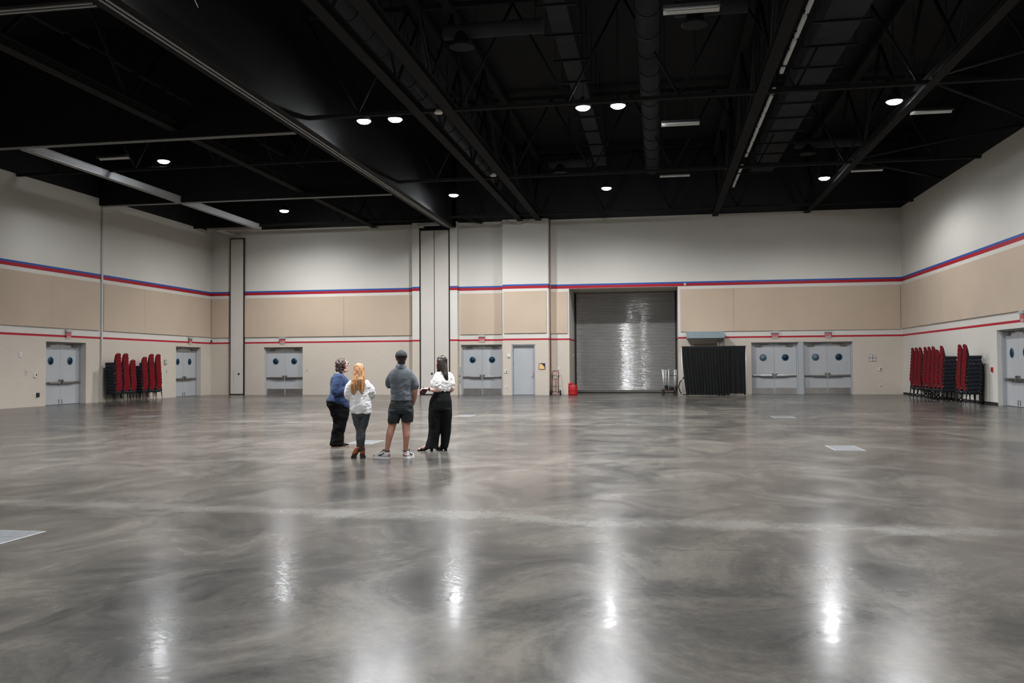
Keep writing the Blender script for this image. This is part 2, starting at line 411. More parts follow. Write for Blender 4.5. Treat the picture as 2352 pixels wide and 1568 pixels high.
def leaf_parts(root, x0, x1, z1, y, side, port_z, kick, lit, flush, dark_bar=False):
    """one door leaf in the wall's local frame: x along the wall, -y out of the wall"""
    bm = new_bm(); box(bm, x0, x1, y, y + .045, .012, z1, .003)
    lf = obj('door_leaf', bm, 'door', root)
    cx = (x0 + x1) / 2; w = x1 - x0
    bm = new_bm(); lathe(bm, [(.135, y - .012), (.175, y - .012), (.178, y), (.135, y), (.135, y - .012)], cx, port_z, 32, axis='y', cap=False); r = obj('porthole_ring', bm, 'ring', lf)
    bm = new_bm(); lathe(bm, [(.001, y - .004), (.137, y - .004), (.137, y + .003)], cx, port_z, 32, axis='y'); g = obj('porthole_glass', bm, 'glass_lit' if lit else 'glass_dark', lf)
    # push bar: long bar, wider touch pad, latch case at the meeting edge
    bm = new_bm()
    hx = x0 + .02 if side > 0 else x1 - .02          # hinge end
    mx_ = x1 - .10 if side > 0 else x0 + .10
    a, b = sorted((hx, mx_)); box(bm, a, b, y - .07, y - .02, .90, .985, .012)
    pa, pb = sorted((hx + side * .36 * w, mx_)); box(bm, pa, pb, y - .095, y - .05, .875, .975, .014)
    box(bm, a, a + .05, y - .06, y + .001, .895, .985, .006); box(bm, b - .05, b, y - .06, y + .001, .895, .985, .006)
    la, lb = (x1 - .125, x1 - .035) if side > 0 else (x0 + .035, x0 + .125)
    box(bm, la, lb, y - .085, y + .001, .845, 1.075, .012)
    obj('push_bar', bm, 'bar', lf)
    bm = new_bm()
    ca, cb = (x0 + .16, x0 + .50) if side > 0 else (x1 - .50, x1 - .16)
    box(bm, ca, cb, y - .075, y - .001, z1 - .135, z1 - .055, .008)
    aa, ab = (x0 + .36, x0 + .86) if side > 0 else (x1 - .86, x1 - .36)
    box(bm, aa, ab, y - .06, y - .035, z1 - .045, z1 - .02, .003)
    obj('door_closer', bm, 'closer', lf)
    if kick:
        bm = new_bm(); box(bm, x0 + .02, x1 - .02, y - .004, y + .001, .03, .33, .001); obj('kick_plate', bm, 'stainless', lf)
    if flush:
        bm = new_bm(); fx = x1 - .09 if side > 0 else x0 + .09
        box(bm, fx - .012, fx + .012, y - .03, y + .001, .05, .10, .003); box(bm, fx - .006, fx + .006, y - .025, y + .001, .10, .2, .003); box(bm, fx - .012, fx + .012, y - .03, y + .001, .2, .225, .003)
        obj('door_holder', bm, 'bar', lf)
    return lf

def door_frame(root, w, h, y, dep):
    bm = new_bm(); f = .055
    for s in (-1, 1):
        a, b = sorted((s * w / 2, s * (w / 2 - f))); box(bm, a, b, y - .11, y + dep, 0, h, .004)
        a, b = sorted((s * (w / 2 - f), s * (w / 2 - f - .018))); box(bm, a, b, y + .045, y + dep, 0, h - f, .002)
    box(bm, -w / 2 + f, w / 2 - f, y - .11, y + dep, h - f, h, .004)
    return obj('door_frame', bm, 'frame', root)

def double_door(loc, rz, w, h, rec, label, kick=True, lit=(0, 0), flush=False):
    DN[0] += 1
    root = thing('door_%d' % DN[0], label, 'door', loc, rz, None, 'structure')
    y = rec
    door_frame(root, w - .004, h - .002, y, .06)
    g = .062
    leaf_parts(root, -w / 2 + g, -.004, h - .062, y, 1, 1.865, kick, lit[0], flush)
    leaf_parts(root, .004, w / 2 - g, h - .062, y, -1, 1.865, kick, lit[1], flush)
    bm = new_bm(); box(bm, -w / 2 + .05, w / 2 - .05, y - .03, y + .06, .0005, .011); obj('threshold', bm, 'dark_gap', root)
    bm = new_bm(); quad(bm, (-w / 2, y + .061, 0), (w / 2, y + .061, 0), (w / 2, y + .061, h), (-w / 2, y + .061, h)); obj('backing', bm, 'dark_gap', root)
    return root

double_door((XL, (H1[0] + H1[1]) / 2, 0), PI / 2, H1[1] - H1[0], H1[3], .30, 'grey double doors with dark portholes in the left wall, left of the pole', False, (0, 0), True)
double_door((XL, (H2[0] + H2[1]) / 2, 0), PI / 2, H2[1] - H2[0], H2[3], .30, 'grey double doors in the left wall beside the back corner, right of the red chairs', False, (0, 0), True)
double_door(((H3[0] + H3[1]) / 2, D, 0), 0, H3[1] - H3[0], H3[3], .24, 'grey double doors in the back wall between the thin partition panel and the people')
double_door(((H4[0] + H4[1]) / 2, D, 0), 0, H4[1] - H4[0], H4[3], .24, 'grey double doors with push bars just left of the single grey door', True, (0, 0))
# two pairs under one head, a wide post between
double_door((5.805, D, 0), 0, 2.29, H6[3], .24, 'left pair of the two adjoining grey double doors, nearest the black drape', True, (1, 0))
double_door((8.375, D, 0), 0, 2.35, H6[3], .24, 'right pair of the two adjoining grey double doors, nearest the right corner', True, (1, 0))
bm = new_bm(); box(bm, 6.95, 7.20, D + .015, D + .30, 0, H6[3] - .002, .01)
struct('trim_1', bm, 'frame', 'wide grey post between the two adjoining pairs of doors', 'door post')
double_door((XR, (H7[0] + H7[1]) / 2, 0), -PI / 2, H7[1] - H7[0], H7[3], .26, 'grey double doors in the right wall at the picture edge', False, (0, 0), True)

# single door in the pier
DN[0] += 1
root = thing('door_%d' % DN[0], 'plain grey single door with lever handle in the wide pier', 'door', ((H5[0] + H5[1]) / 2, D - .6, 0), 0, None, 'structure')
w, h, y = H5[1] - H5[0], H5[3], .16
door_frame(root, w - .004, h - .002, y - .02, .05)
bm = new_bm(); box(bm, -w / 2 + .06, w / 2 - .06, y, y + .03, .014, h - .06, .003); lf = obj('door_leaf', bm, 'door', root)
bm = new_bm(); lathe(bm, [(.032, y - .012), (.032, y)], w / 2 - .13, .98, 16, axis='y'); tube(bm, [(w / 2 - .13, y - .01, .98), (w / 2 - .13, y - .06, .98), (w / 2 - .25, y - .062, .975)], .011); lathe(bm, [(.028, y - .02), (.028, y)], w / 2 - .13, 1.1, 16, axis='y'); obj('lever_handle', bm, 'stainless', lf)
for hz in (.3, .95, 1.6, 2.35):
    bm = new_bm(); tube(bm, [(-w / 2 + .06, y - .012, hz - .06), (-w / 2 + .06, y - .012, hz + .06)], .013, 8); obj('hinge', bm, 'bar', lf)
bm = new_bm(); box(bm, -w / 2 + .05, w / 2 - .05, y - .02, y + .03, .0005, .012); obj('threshold', bm, 'dark_gap', root)
bm = new_bm(); quad(bm, (-w / 2, y + .035, 0), (w / 2, y + .035, 0), (w / 2, y + .035, h), (-w / 2, y + .035, h)); obj('backing', bm, 'dark_gap', root)

# rolling shutter deep in its recess
DN[0] += 1
root = thing('door_%d' % DN[0], 'tall galvanized rolling steel shutter set deep in the back wall', 'door', (0, D + 2.9, 0), 0, None, 'structure')
bm = new_bm(); per = .080; z = .14; prev = None
K = 8; amp = .0078
nz = int((5.52 - z) / per * K)
x0, x1 = -4.50, .94
xs = [x0 + (x1 - x0) * i / 12 for i in range(13)]
random.seed(3)
lean = [[(random.random() - .5) * .012 for _ in xs] for _ in range(nz // K + 2)]
for i in range(nz + 1):
    zz = z + i * per / K; j = i // K
    row = [bm.verts.new((x, amp * math.cos(2 * PI * i / K) + .0018 * noise.noise(Vector((x * .9, j * 3.1, 1.))) + .003 * noise.noise(Vector((x * .5, zz * .4, 4.))) , zz)) for k, x in enumerate(xs)]
    if prev:
        for a in range(len(xs) - 1):
            f = bm.faces.new((prev[a], prev[a + 1], row[a + 1], row[a])); f.smooth = True
    prev = row
obj('shutter_curtain', bm, 'slat', root, fix=False)
bm = new_bm(); box(bm, x0, x1, -.035, .03, .03, .14, .006); obj('bottom_bar', bm, 'closer', root)
for s, xx in ((0, HR[0] + .004), (1, .93)):
    bm = new_bm(); box(bm, xx, xx + (.10 if s == 0 else .09), -.07, .05, 0, 5.56, .004); obj('guide_rail', bm, 'seal', root)

# ------------------------------------------------------------------ partition panels and tracks
def part_panel(x0, x1, y, z0, z1, label, bolts=(), slot=None, sl=.045, sr=.045):
    root = thing('partition_panel', label, 'partition panel', ((x0 + x1) / 2, y, 0))
    c = (x0 + x1) / 2
    bm = new_bm(); box(bm, x0 + sl - c, x1 - sr - c, -.02, .07, z0 + .05, z1 - .06, .003); obj('panel_face', bm, 'panel', root)
    bm = new_bm(); box(bm, x0 - c, x0 + sl - c, -.035, .08, z0, z1); box(bm, x1 - sr - c, x1 - c, -.035, .08, z0, z1)
    box(bm, x0 - c, x1 - c, -.035, .08, z0, z0 + .05); box(bm, x0 - c, x1 - c, -.035, .08, z1 - .06, z1); obj('edge_seal', bm, 'seal', root)
    for bx_, bz in bolts:
        bm = new_bm(); lathe(bm, [(.028, -.032), (.06, -.03), (.06, -.02), (.0, -.02)], bx_ - c, bz, 20, axis='y'); lathe(bm, [(.001, -.034), (.02, -.034), (.02, -.02)], bx_ - c, bz, 12, axis='y', mi=1); obj('key_socket', bm, ['seal', 'bar'], root)
    if slot:
        bm = new_bm(); box(bm, slot[0] - c - .008, slot[0] - c + .008, -.024, -.019, slot[1], slot[2]); obj('pull_slot', bm, 'underside', root)
    return root
part_panel(-23.69, -22.83, D - .09, .012, 8.80, 'thin tall cream partition panel framed in black near the left corner', [(-23.14, 1.17)], (-23.455, .65, 1.33))
part_panel(-12.56, -11.761, D - .45, .012, 8.86, 'left half of the double cream partition panel behind the man', [(-11.91, 1.14)], sr=.012)
part_panel(-11.759, -10.93, D - .45, .012, 8.86, 'right half of the double cream partition panel, behind the dark haired woman', sl=.012)

bm = new_bm(); box(bm, XL + .002, XL + .07, 35.44, 35.53, 0, TRK - .002, .006)
struct('trim_2', bm, 'jamb', 'slim cream partition jamb running up the left wall', 'partition jamb')

def track(name, label, along, c, a0, a1, wide=.62, rise=True):
    root = thing(name, label, 'partition track', (0, 0, 0), 0, None, 'structure')
    def bxx(bm, lo, hi, s0, s1, z0, z1, b=0):
        if along == 'y': box(bm, c + lo, c + hi, s0, s1, z0, z1, b)
        else: box(bm, s0, s1, c + lo, c + hi, z0, z1, b)
    bm = new_bm(); bxx(bm, -wide / 2, wide / 2, a0, a1, TRK + .03, ZC if rise else TRK + .4); obj('soffit', bm, 'soffit', root)
    bm = new_bm()
    bxx(bm, -.085, -.045, a0, a1, TRK, TRK + .035, .003); bxx(bm, .045, .085, a0, a1, TRK, TRK + .035, .003)
    obj('rail', bm, 'alu', root)
    return root
track('partition_track_trim', 'long double-railed partition track running down the hall to the double panel', 'y', -10.87, 4., D - .55)
track('partition_track_trim', 'cross partition track nearest the camera at upper left', 'x', 15.65, XL + .01, -11.19, .40)
track('partition_track_trim', 'second cross partition track, crossing above the left wall', 'x', 25.5, XL + .01, -11.19, .34)
track('partition_track_trim', 'third cross partition track, ending over the left wall jamb', 'x', 35.45, XL + .01, -11.19, .34)
root = thing('partition_track_trim', 'bare grey steel partition track beam leading to the thin panel', 'partition track', (0, 0, 0), 0, None, 'structure')
bm = new_bm()
for s0, s1 in ((25.70, 35.25), (35.65, 42.9)):
    box(bm, -21.07, -20.87, s0, s1, TRK + .035, TRK + .26, .01); box(bm, -21.10, -20.84, s0, s1, TRK + .26, TRK + .285, .004)
obj('steel_beam', bm, 'grey_steel', root)
bm = new_bm()
for s0, s1 in ((25.70, 35.25), (35.65, 42.9)):
    box(bm, -21.08, -21.01, s0, s1, TRK, TRK + .034, .004); box(bm, -20.93, -20.86, s0, s1, TRK, TRK + .034, .004)
obj('rail', bm, 'alu', root)
bm = new_bm(); box(bm, -23.9, -20.85, 42.95, 43.15, TRK + .02, TRK + .16, .008); box(bm, -23.45, -23.05, 43.15, D - .2, TRK + .02, TRK + .1, .006); obj('branch_rail', bm, 'underside', root)
bm = new_bm(); box(bm, -12.45, -11.25, 43.9, 44.1, TRK + .06, TRK + .22, .008); box(bm, -12.45, -12.25, 43.9, 44.55, TRK + .04, TRK + .10, .006)
struct('trim_3', bm, 'grey_steel', 'short grey branch rail above the left half of the double panel', 'partition track')
bm = new_bm(); box(bm, -12.57, -10.56, D - .44, D - .02, 8.87, ZW + .4); box(bm, -11.18, -10.56, D - 1.3, D - .5, TRK + .04, ZC)
struct('trim_4', bm, 'soffit', 'black pocket header above the double partition panel', 'soffit')

# ------------------------------------------------------------------ roof trusses, joists, ducts
def truss_y(x, label, y0=3.0, y1=D - .02, wd=.30, zb=9.12):
    root = thing('roof_truss_beam', label, 'roof truss', (x, 0, 0), 0, 'long roof trusses', 'structure')
    bm = new_bm(); box(bm, -wd / 2, wd / 2, y0, y1, zb, zb + .02, .004); box(bm, -.012, .012, y0, y1, zb + .02, zb + .24); box(bm, -wd / 2, wd / 2, y0, y1, zb + .24, zb + .26); obj('bottom_chord', bm, 'steel_black', root)
    bm = new_bm(); box(bm, -.14, .14, y0, y1, ZC - .4, ZC - .2); obj('top_chord', bm, 'steel_black', root)
    n_ = int((y1 - y0) / 2.36)
    st = (y1 - y0) / n_
    bm = new_bm()
    for i in range(n_):
        a, b = y0 + i * st, y0 + (i + 1) * st
        p, q = ((0, a, zb + .26), (0, b, ZC - .4)) if i % 2 == 0 else ((0, a, ZC - .4), (0, b, zb + .26))
        tube(bm, [p, q], .055, 6)
    obj('web', bm, 'black', root)
truss_y(-15.22, 'black roof truss over the left bay, left of the main partition track', wd=.32)
truss_y(-7.05, 'black roof truss just right of the paired left lamps', wd=.30)
truss_y(-6.08, 'black roof truss with two pale discs hanging from its edge', wd=.33)
truss_y(2.95, 'black roof truss followed by the dashed cable tray', wd=.30)
truss_y(7.45, 'black roof truss nearest the right wall', wd=.27)
def truss_x(y, x0, x1, label, wd=.16, zb=9.13):
    root = thing('roof_joist_beam', label, 'roof joist', (0, y, 0), 0, 'cross roof joists', 'structure')
    bm = new_bm(); box(bm, x0, x1, -wd / 2, wd / 2, zb, zb + .10, .004); obj('bottom_chord', bm, 'steel_black', root)
    bm = new_bm(); box(bm, x0, x1, -.08, .08, ZC - .35, ZC - .2); obj('top_chord', bm, 'steel_black', root)
    bm = new_bm(); n_ = max(2, int((x1 - x0) / 3.0)); st = (x1 - x0) / n_
    for i in range(n_):
        a, b = x0 + i * st, x0 + (i + 1) * st; m_ = (a + b) / 2
        tube(bm, [(a, 0, ZC - .35), (m_, 0, zb + .1)], .04, 6); tube(bm, [(m_, 0, zb + .1), (b, 0, ZC - .35)], .04, 6)
    obj('web', bm, 'black', root)
truss_x(24.95, -10.55, XR - .01, 'cross joist behind the nearest row of lit lamps')
truss_x(34.35, -10.55, XR - .01, 'cross joist in front of the far row of lit lamps')
truss_x(43.0, -10.55, XR - .01, 'cross joist closest to the back wall on the right side')
truss_x(43.4, XL + .01, -11.3, 'cross joist closest to the back wall on the left side')
truss_x(30.2, XL + .01, -11.3, 'cross joist over the left bay beside its near lamp', .12)
# sway braces by the right wall
for i, (a, b, lb) in enumerate((((7.5, 25.1), (11.88, 30.0), 'black diagonal brace rising from the near joist to the right wall'),
                                ((7.5, 34.5), (11.88, 38.8), 'black diagonal brace rising from the far joist to the right wall'),
                                ((7.4, 24.7), (11.88, 20.5), 'black diagonal brace running towards the camera at the right wall'),
                                ((7.4, 34.1), (11.88, 30.6), 'black diagonal brace meeting the right wall above the doors'))):
    bm = new_bm(); tube(bm, [(a[0], a[1], 9.25), (b[0], b[1], 9.35)], .05, 6)
    tag(obj('roof_brace_beam', bm, 'steel_black'), lb, 'roof brace', 'diagonal roof braces', 'structure')

def round_duct(x, r, z, y0, y1, label, sections=1.55):
    root = thing('air_duct', label, 'air duct', (x, 0, z))
    n_ = int((y1 - y0) / sections)
    bm = new_bm(); tube(bm, [(0, y0, 0), (0, y1, 0)], r, 28); obj('duct_body', bm, 'duct', root)
    for i in range(n_ + 1):
        y = y0 + (y1 - y0) * i / n_
        bm = new_bm(); tube(bm, [(0, y - .03, 0), (0, y + .03, 0)], r + .018, 28)
        tube(bm, [(-r - .01, y, 0), (-r - .01, y, ZC - z)], .012, 5); tube(bm, [(r + .01, y, 0), (r + .01, y, ZC - z)], .012, 5)
        obj('hanger_band', bm, 'black', root)
def rect_duct(x0, x1, z0, z1, y0, y1, label, n_):
    root = thing('air_duct', label, 'air duct', ((x0 + x1) / 2, 0, z0)); w = (x1 - x0) / 2; h = z1 - z0
    bm = new_bm(); box(bm, -w, w, y0, y1, 0, h, .02); obj('duct_body', bm, 'duct', root)
    for i in range(n_ + 1):
        y = y0 + (y1 - y0) * i / n_
        bm = new_bm(); box(bm, -w - .25, w + .25, y - .03, y + .03, -.06, -.01); tube(bm, [(-w - .2, y, -.03), (-w - .2, y, ZC - z0)], .012, 5); tube(bm, [(w + .2, y, -.03), (w + .2, y, ZC - z0)], .012, 5)
        obj('hanger_bar', bm, 'black', root)
rect_duct(-2.85, -2.28, 11.0, 11.5, 16, 41, 'flat dark air duct above the bright lamp pair, left of the round one', 12)
round_duct(-.17, .33, 10.8, 16, 41, 'round dark air duct left of the hanging strip fixtures')
rect_duct(4.3, 5.3, 10.4, 11.0, 16, 41, 'wide dark air duct right of the dashed cable tray', 14)
round_duct(-7.72, .33, 10.6, 14, 42, 'round dark air duct running above the left lamp pair', 1.3)
for x0, x1, y, lb in ((-5.6, -2.9, 22.4, 'short dark branch duct left of the flat duct'), (-4.7, -2.8, 38.0, 'far dark branch duct left of the flat duct'), (.5, 2.3, 22.0, 'short dark branch duct right of the round duct'), (5.6, 8.6, 36.5, 'dark branch duct close to the far right lamp')):
    root = thing('air_duct', lb, 'air duct', ((x0 + x1) / 2, y, 10.5)); w = (x1 - x0) / 2
    bm = new_bm(); tube(bm, [(-w, 0, 0), (w, 0, 0)], .2, 18); obj('duct_body', bm, 'duct', root)
    bm = new_bm(); lathe(bm, [(.2, -.05), (.22, -.3), (.34, -.42), (.3, -.43)], -w + .5, 0, 20); obj('diffuser', bm, 'black', root)
    for xr in (-w + .9, w - .2):
        bm = new_bm(); tube(bm, [(xr, 0, .19), (xr, 0, ZC - 10.5)], .014, 5); obj('hanger_rod', bm, 'black', root)

# cable tray that shows as pale dashes beside a truss
root = thing('cable_tray', 'dashed pale metal cable tray alongside the right-hand truss', 'cable tray', (3.36, 0, 9.48))
bm = new_bm()
for y in [16.5 + 1.2 * i for i in range(22)]: tube(bm, [(-.03, y, .05), (-.03, y, ZC - 9.48)], .012, 5); box(bm, -.11, .13, y - .02, y + .02, -.02, .02)
obj('hanger', bm, 'black', root)
for (a, b) in ((16.0, 18.2), (18.4, 20.2), (20.4, 21.7), (21.9, 23.6), (23.8, 24.3), (25.7, 26.1), (26.3, 28.0), (28.2, 29.8), (30.0, 31.6), (31.8, 33.2), (33.4, 33.9), (35.4, 36.6), (36.9, 38.2), (38.5, 39.6)):
    bm = new_bm(); box(bm, .0, .09, a, b, -.03, .05, .004); obj('tray_section', bm, 'fixture', root)
root = thing('cable_tray', 'dim dashed cable tray above the left bay truss', 'cable tray', (-14.55, 0, 9.9))
for (a, b) in ((17.2, 19.2), (19.5, 20.2), (21.2, 22.0), (22.4, 23.4), (23.7, 25.2), (25.5, 26.2), (30., 32.), (33., 34.2)):
    bm = new_bm(); box(bm, -.04, .04, a, b, -.03, .05, .004); obj('tray_section', bm, 'steel_black', root)
bm = new_bm()
for y in (18., 20.8, 23.5, 26, 31, 33.6): tube(bm, [(0, y, .04), (0, y, ZC - 9.9)], .012, 5)
box(bm, -.02, .02, 17, 34.3, .05, .07); obj('hanger', bm, 'black', root)

# ------------------------------------------------------------------ lamps
LZ = 9.5
SPOT_W = 3300.
def lamp_proto(name, label, loc):
    root = thing(name, label, 'high bay lamp', loc, 0, 'lit round high bay lamps')
    bm = new_bm(); lathe(bm, [(.05, .34), (.07, .33), (.09, .2), (.16, .16), (.20, .10), (.245, .03), (.25, -.004), (.222, -.004), (.215, .022)], n=28); obj('housing', bm, 'lamp_body', root)
    bm = new_bm(); lathe(bm, [(.212, .018), (.203, -.03), (.14, -.068), (.001, -.086)], n=14); obj('lens', bm, 'lamp_lens', root)
    bm = new_bm(); tube(bm, [(0, 0, .33), (0, 0, ZC - LZ)], .012, 6); obj('hanger_rod', bm, 'black', root)
    ld = bpy.data.lights.new('lamp_beam', 'SPOT'); ld.energy = SPOT_W; ld.color = (.975, .985, 1.0); ld.spot_size = math.radians(164); ld.spot_blend = .75; ld.shadow_soft_size = .17
    lo = bpy.data.objects.new('lamp_beam', ld); COL.objects.link(lo); lo.parent = root; lo.location = (0, 0, -.10)
    return root
lamp0 = None
POW = [1.05, 1.05, 1.05, 1.05, .46, .50, .86, .95, .93, .27] + [1.0] * 6 + [.38] * 6
BLEND = [.95, .95, .95, .95, .35, .35, .6, .6, .85, .45]
LAMPS = [(-9.34, 26.65, 'left lamp of the near lit pair beside the main partition track'), (-8.28, 26.65, 'right lamp of the near lit pair beside the main partition track'),
         (-2.21, 26.53, 'left lamp of the lit pair over the middle of the hall'), (-1.13, 26.54, 'right lamp of the lit pair over the middle of the hall'),
         (6.91, 26.64, 'brightest lit lamp at upper right, next to the right-hand truss'), (6.86, 37.18, 'far lit lamp at right, close to the back wall corner'),
         (-2.21, 38.88, 'far lit lamp over the rolling shutter side of the hall'), (-9.32, 39.05, 'far lit lamp right of the double partition track'),
         (-18.43, 40.65, 'far lit lamp in the left bay, above the left back doors'), (-18.72, 30.39, 'near lit lamp in the left bay, by a hanging strip fixture')]
for y in (14.4, 2.2):
    for x in (-19., -9.45, -8.39, -2.24, -1.14, 7.27):
        LAMPS.append((x, y, 'lit lamp over the near part of the hall, out of the picture'))
for i, (x, y, lb) in enumerate(LAMPS):
    zz = {8: 9.38, 4: 9.2, 5: 9.2}.get(i, LZ)
    if lamp0 is None: o = lamp0 = lamp_proto('high_bay_lamp', lb, (x, y, LZ))
    else:
        o = copy_tree(lamp0); o.location = (x, y, zz); o['label'] = lb
    for ch in o.children:
        if ch.type == 'LIGHT': ch.data = ch.data.copy(); ch.data.energy = SPOT_W * (POW[i] if i < len(POW) else 1.); ch.data.spot_blend = BLEND[i] if i < len(BLEND) else .6

def strip_fixture(x, y, z, label, L=1.18):
    root = thing('strip_light', label, 'strip light', (x, y, z), 0, 'unlit fluorescent strip fixtures')
    bm = new_bm(); box(bm, -L / 2, L / 2, -.06, .06, .06, .14, .004); obj('channel', bm, 'lamp_body', root)
    bm = new_bm()
    quad(bm, (-L / 2, -.15, 0), (L / 2, -.15, 0), (L / 2, -.06, .062), (-L / 2, -.06, .062)); quad(bm, (-L / 2, .06, .062), (L / 2, .06, .062), (L / 2, .15, 0), (-L / 2, .15, 0)); quad(bm, (-L / 2, -.062, .062), (L / 2, -.062, .062), (L / 2, .062, .062), (-L / 2, .062, .062))
    obj('reflector', bm, 'fixture', root)
    for s in (-1, 1):
        bm = new_bm(); tube(bm, [(-L / 2 + .03, s * .05, .035), (L / 2 - .03, s * .05, .035)], .017, 10); obj('tube', bm, 'tube', root)
        bm = new_bm(); tube(bm, [(s * L * .4, 0, .13), (s * L * .4, 0, ZC - z)], .008, 5); obj('hanger', bm, 'black', root)
    return root
strip_fixture(.78, 18.55, 9.05, 'nearest unlit white strip fixture, at the top edge left of the right truss')
strip_fixture(.77, 27.4, 9.05, 'second unlit strip fixture in the row, right of the middle lamp pair')
strip_fixture(.74, 34.9, 9.05, 'farthest unlit strip fixture in the middle row')
strip_fixture(8.2, 27.5, 9.05, 'unlit strip fixture right of the bright upper right lamp')
strip_fixture(8.15, 35.4, 9.05, 'unlit strip fixture near the right wall, by the far right lamp')
strip_fixture(-19.25, 28.0, 9.05, 'unlit strip fixture in the left bay, left of its near lamp')
for x, y, lb in ((-6.32, 24.6, 'nearer pale round disc hanging from the truss edge'), (-6.32, 33.2, 'farther pale round disc hanging from the truss edge')):
    root = thing('ceiling_speaker', lb, 'ceiling speaker', (x, y, 9.0), 0, 'pale discs on the truss')
    bm = new_bm(); lathe(bm, [(.03, .13), (.09, .08), (.125, .01), (.12, -.012), (.001, -.016)], n=24); obj('dish', bm, 'pale_disc', root)
    bm = new_bm(); tube(bm, [(0, 0, .12), (0, 0, .3)], .012, 6); tube(bm, [(0, 0, .3), (.12, 0, .3)], .012, 6); obj('stem', bm, 'steel_black', root)
bm = new_bm(); tube(bm, [(-9.93, 17.3, 10.3), (-9.95, 17.3, 9.8), (-9.93, 17.3, 9.58), (-9.86, 17.32, 9.42)], .008, 6)
tag(obj('hanging_cable', bm, 'fixture'), 'thin pale cable end hanging at the top edge of the picture', 'cable')
bm = new_bm(); tube(bm, [(-10.2, 43.8, 9.45), (-9.45, 44.6, 9.22), (-9.15, 44.75, 9.18)], .11, 14)
tag(obj('drain_pipe', bm, 'steel_black'), 'short fat black pipe end above the doors beside the pilaster', 'pipe')
bm = new_bm(); tube(bm, [(-7.85, D - .64, 9.2), (-7.5, D - .64, 8.98), (-7.1, D - .64, 8.92), (-6.75, D - .64, 9.05), (-6.55, D - .64, 9.22)], .008, 5)
tag(obj('loose_cable', bm, 'closer'), 'thin loose cable sagging across the top of the wide pier', 'cable')
bm = new_bm(); tube(bm, [(-5.575, D - .04, 0.02), (-5.575, D - .04, 9.3)], .028, 8)
tag(obj('riser_pipe', bm, 'copper_red'), 'thin rust red pipe running up beside the wide pier', 'pipe')

# ------------------------------------------------------------------ exit signs and wall fittings
def text_mesh(s, size, depth):
    cu = bpy.data.curves.new('lettering', 'FONT'); cu.body = s; cu.size = size; cu.extrude = depth; cu.align_x = 'CENTER'; cu.align_y = 'CENTER'; cu.offset = .004
    o = bpy.data.objects.new('lettering', cu); COL.objects.link(o)
    dg = bpy.context.evaluated_depsgraph_get(); me = bpy.data.meshes.new_from_object(o.evaluated_get(dg))
    bpy.data.objects.remove(o); bpy.data.curves.remove(cu)
    me.materials.clear()
    return me
EXIT_ME = text_mesh('EXIT', .17, .003); EXIT_ME.materials.append(M['exit_red'])
M['acrylic'] = mat('clear_exit_plate', (.74, .66, .64), .2, var=.03); 
_b = M['acrylic'].node_tree.nodes['Principled BSDF']; _b.inputs['Alpha'].default_value = .35
def exit_sign(loc, rz, label):
    root = thing('exit_sign', label, 'exit sign', loc, rz, 'exit signs over the doors')
    bm = new_bm(); box(bm, -.18, .18, -.12, .0, .19, .29, .008); obj('canopy', bm, 'exit_can', root)
    bm = new_bm(); box(bm, -.155, .155, -.066, -.058, -.06, .192, .001); obj('plate', bm, 'acrylic', root)
    o = bpy.data.objects.new('lettering', EXIT_ME); COL.objects.link(o); o.parent = root; o.location = (0, -.07, .075); o.rotation_euler = (PI / 2, 0, 0)
    for s in (-1, 1):
        bm = new_bm(); box(bm, s * .15 - .006, s * .15 + .006, -.068, -.056, -.06, .192); box(bm, -.006, .006, -.001, 0, 0, .001); obj('edge_strip', bm, 'exit_red', root)
    return root
exit_sign((-20.58, D, 2.915), 0, 'exit sign over the double doors left of the people')
exit_sign((-9.27, D, 2.885), 0, 'exit sign over the double doors next to the single door')
exit_sign((5.82, D, 2.90), 0, 'exit sign with bright canopy over the doors near the drape')
exit_sign((8.39, D, 2.90), 0, 'exit sign over the pair of doors nearest the right corner')
exit_sign((XL, 33.23, 2.90), PI / 2, 'exit sign on the left wall, left of the pole')
exit_sign((XL, 42.98, 2.90), PI / 2, 'exit sign on the left wall near the back corner')
exit_sign((XR, 30.85, 2.94), -PI / 2, 'exit sign cut by the right picture edge')

def plate(name, label, cat, loc, rz, w, h, dep=.02, m='white_plastic', dot=None, part='button'):
    root = thing(name, label, cat, loc, rz)
    bm = new_bm(); box(bm, -w / 2, w / 2, -dep, 0, -h / 2, h / 2, .004); obj('cover_plate', bm, m, root)
    if dot:
        dx, dz, dw, dh, dm = dot
        bm = new_bm(); box(bm, dx - dw / 2, dx + dw / 2, -dep - .008, -dep + .001, dz - dh / 2, dz + dh / 2, .002); obj(part, bm, dm, root)
    return root
plate('light_switch', 'white switch plate with dark toggle right of the doors at right', 'switch', (10.81, D, 1.245), 0, .15, .17, .04, dot=(.03, 0, .04, .09, 'black_plastic'), part='toggle')
plate('wall_outlet', 'white outlet plate low on the back wall near the right corner', 'outlet', (10.83, D, .416), 0, .11, .16, dot=(0, 0, .05, .05, 'closer'), part='socket')
YC = D - .6
plate('wall_thermostat', 'white thermostat high on the pier left of the single door', 'thermostat', (-7.72, YC, 2.06), 0, .16, .19, .04, dot=(0, -.06, .10, .02, 'closer'), part='vent')
plate('light_switch', 'white switch with dark toggle on the pier left of the single door', 'switch', (-7.86, YC, 1.245), 0, .15, .17, .04, dot=(.02, 0, .05, .08, 'black_plastic'), part='toggle')
plate('wall_outlet', 'small white outlet low on the pier left of the single door', 'outlet', (-7.85, YC, .43), 0, .10, .15, dot=(0, 0, .03, .03, 'closer'), part='socket')
plate('wall_outlet', 'white plate with two slots on the wall above the hand truck', 'outlet', (-5.16, D, 1.36), 0, .10, .16, dot=(0, -.03, .05, .02, 'closer'), part='socket')
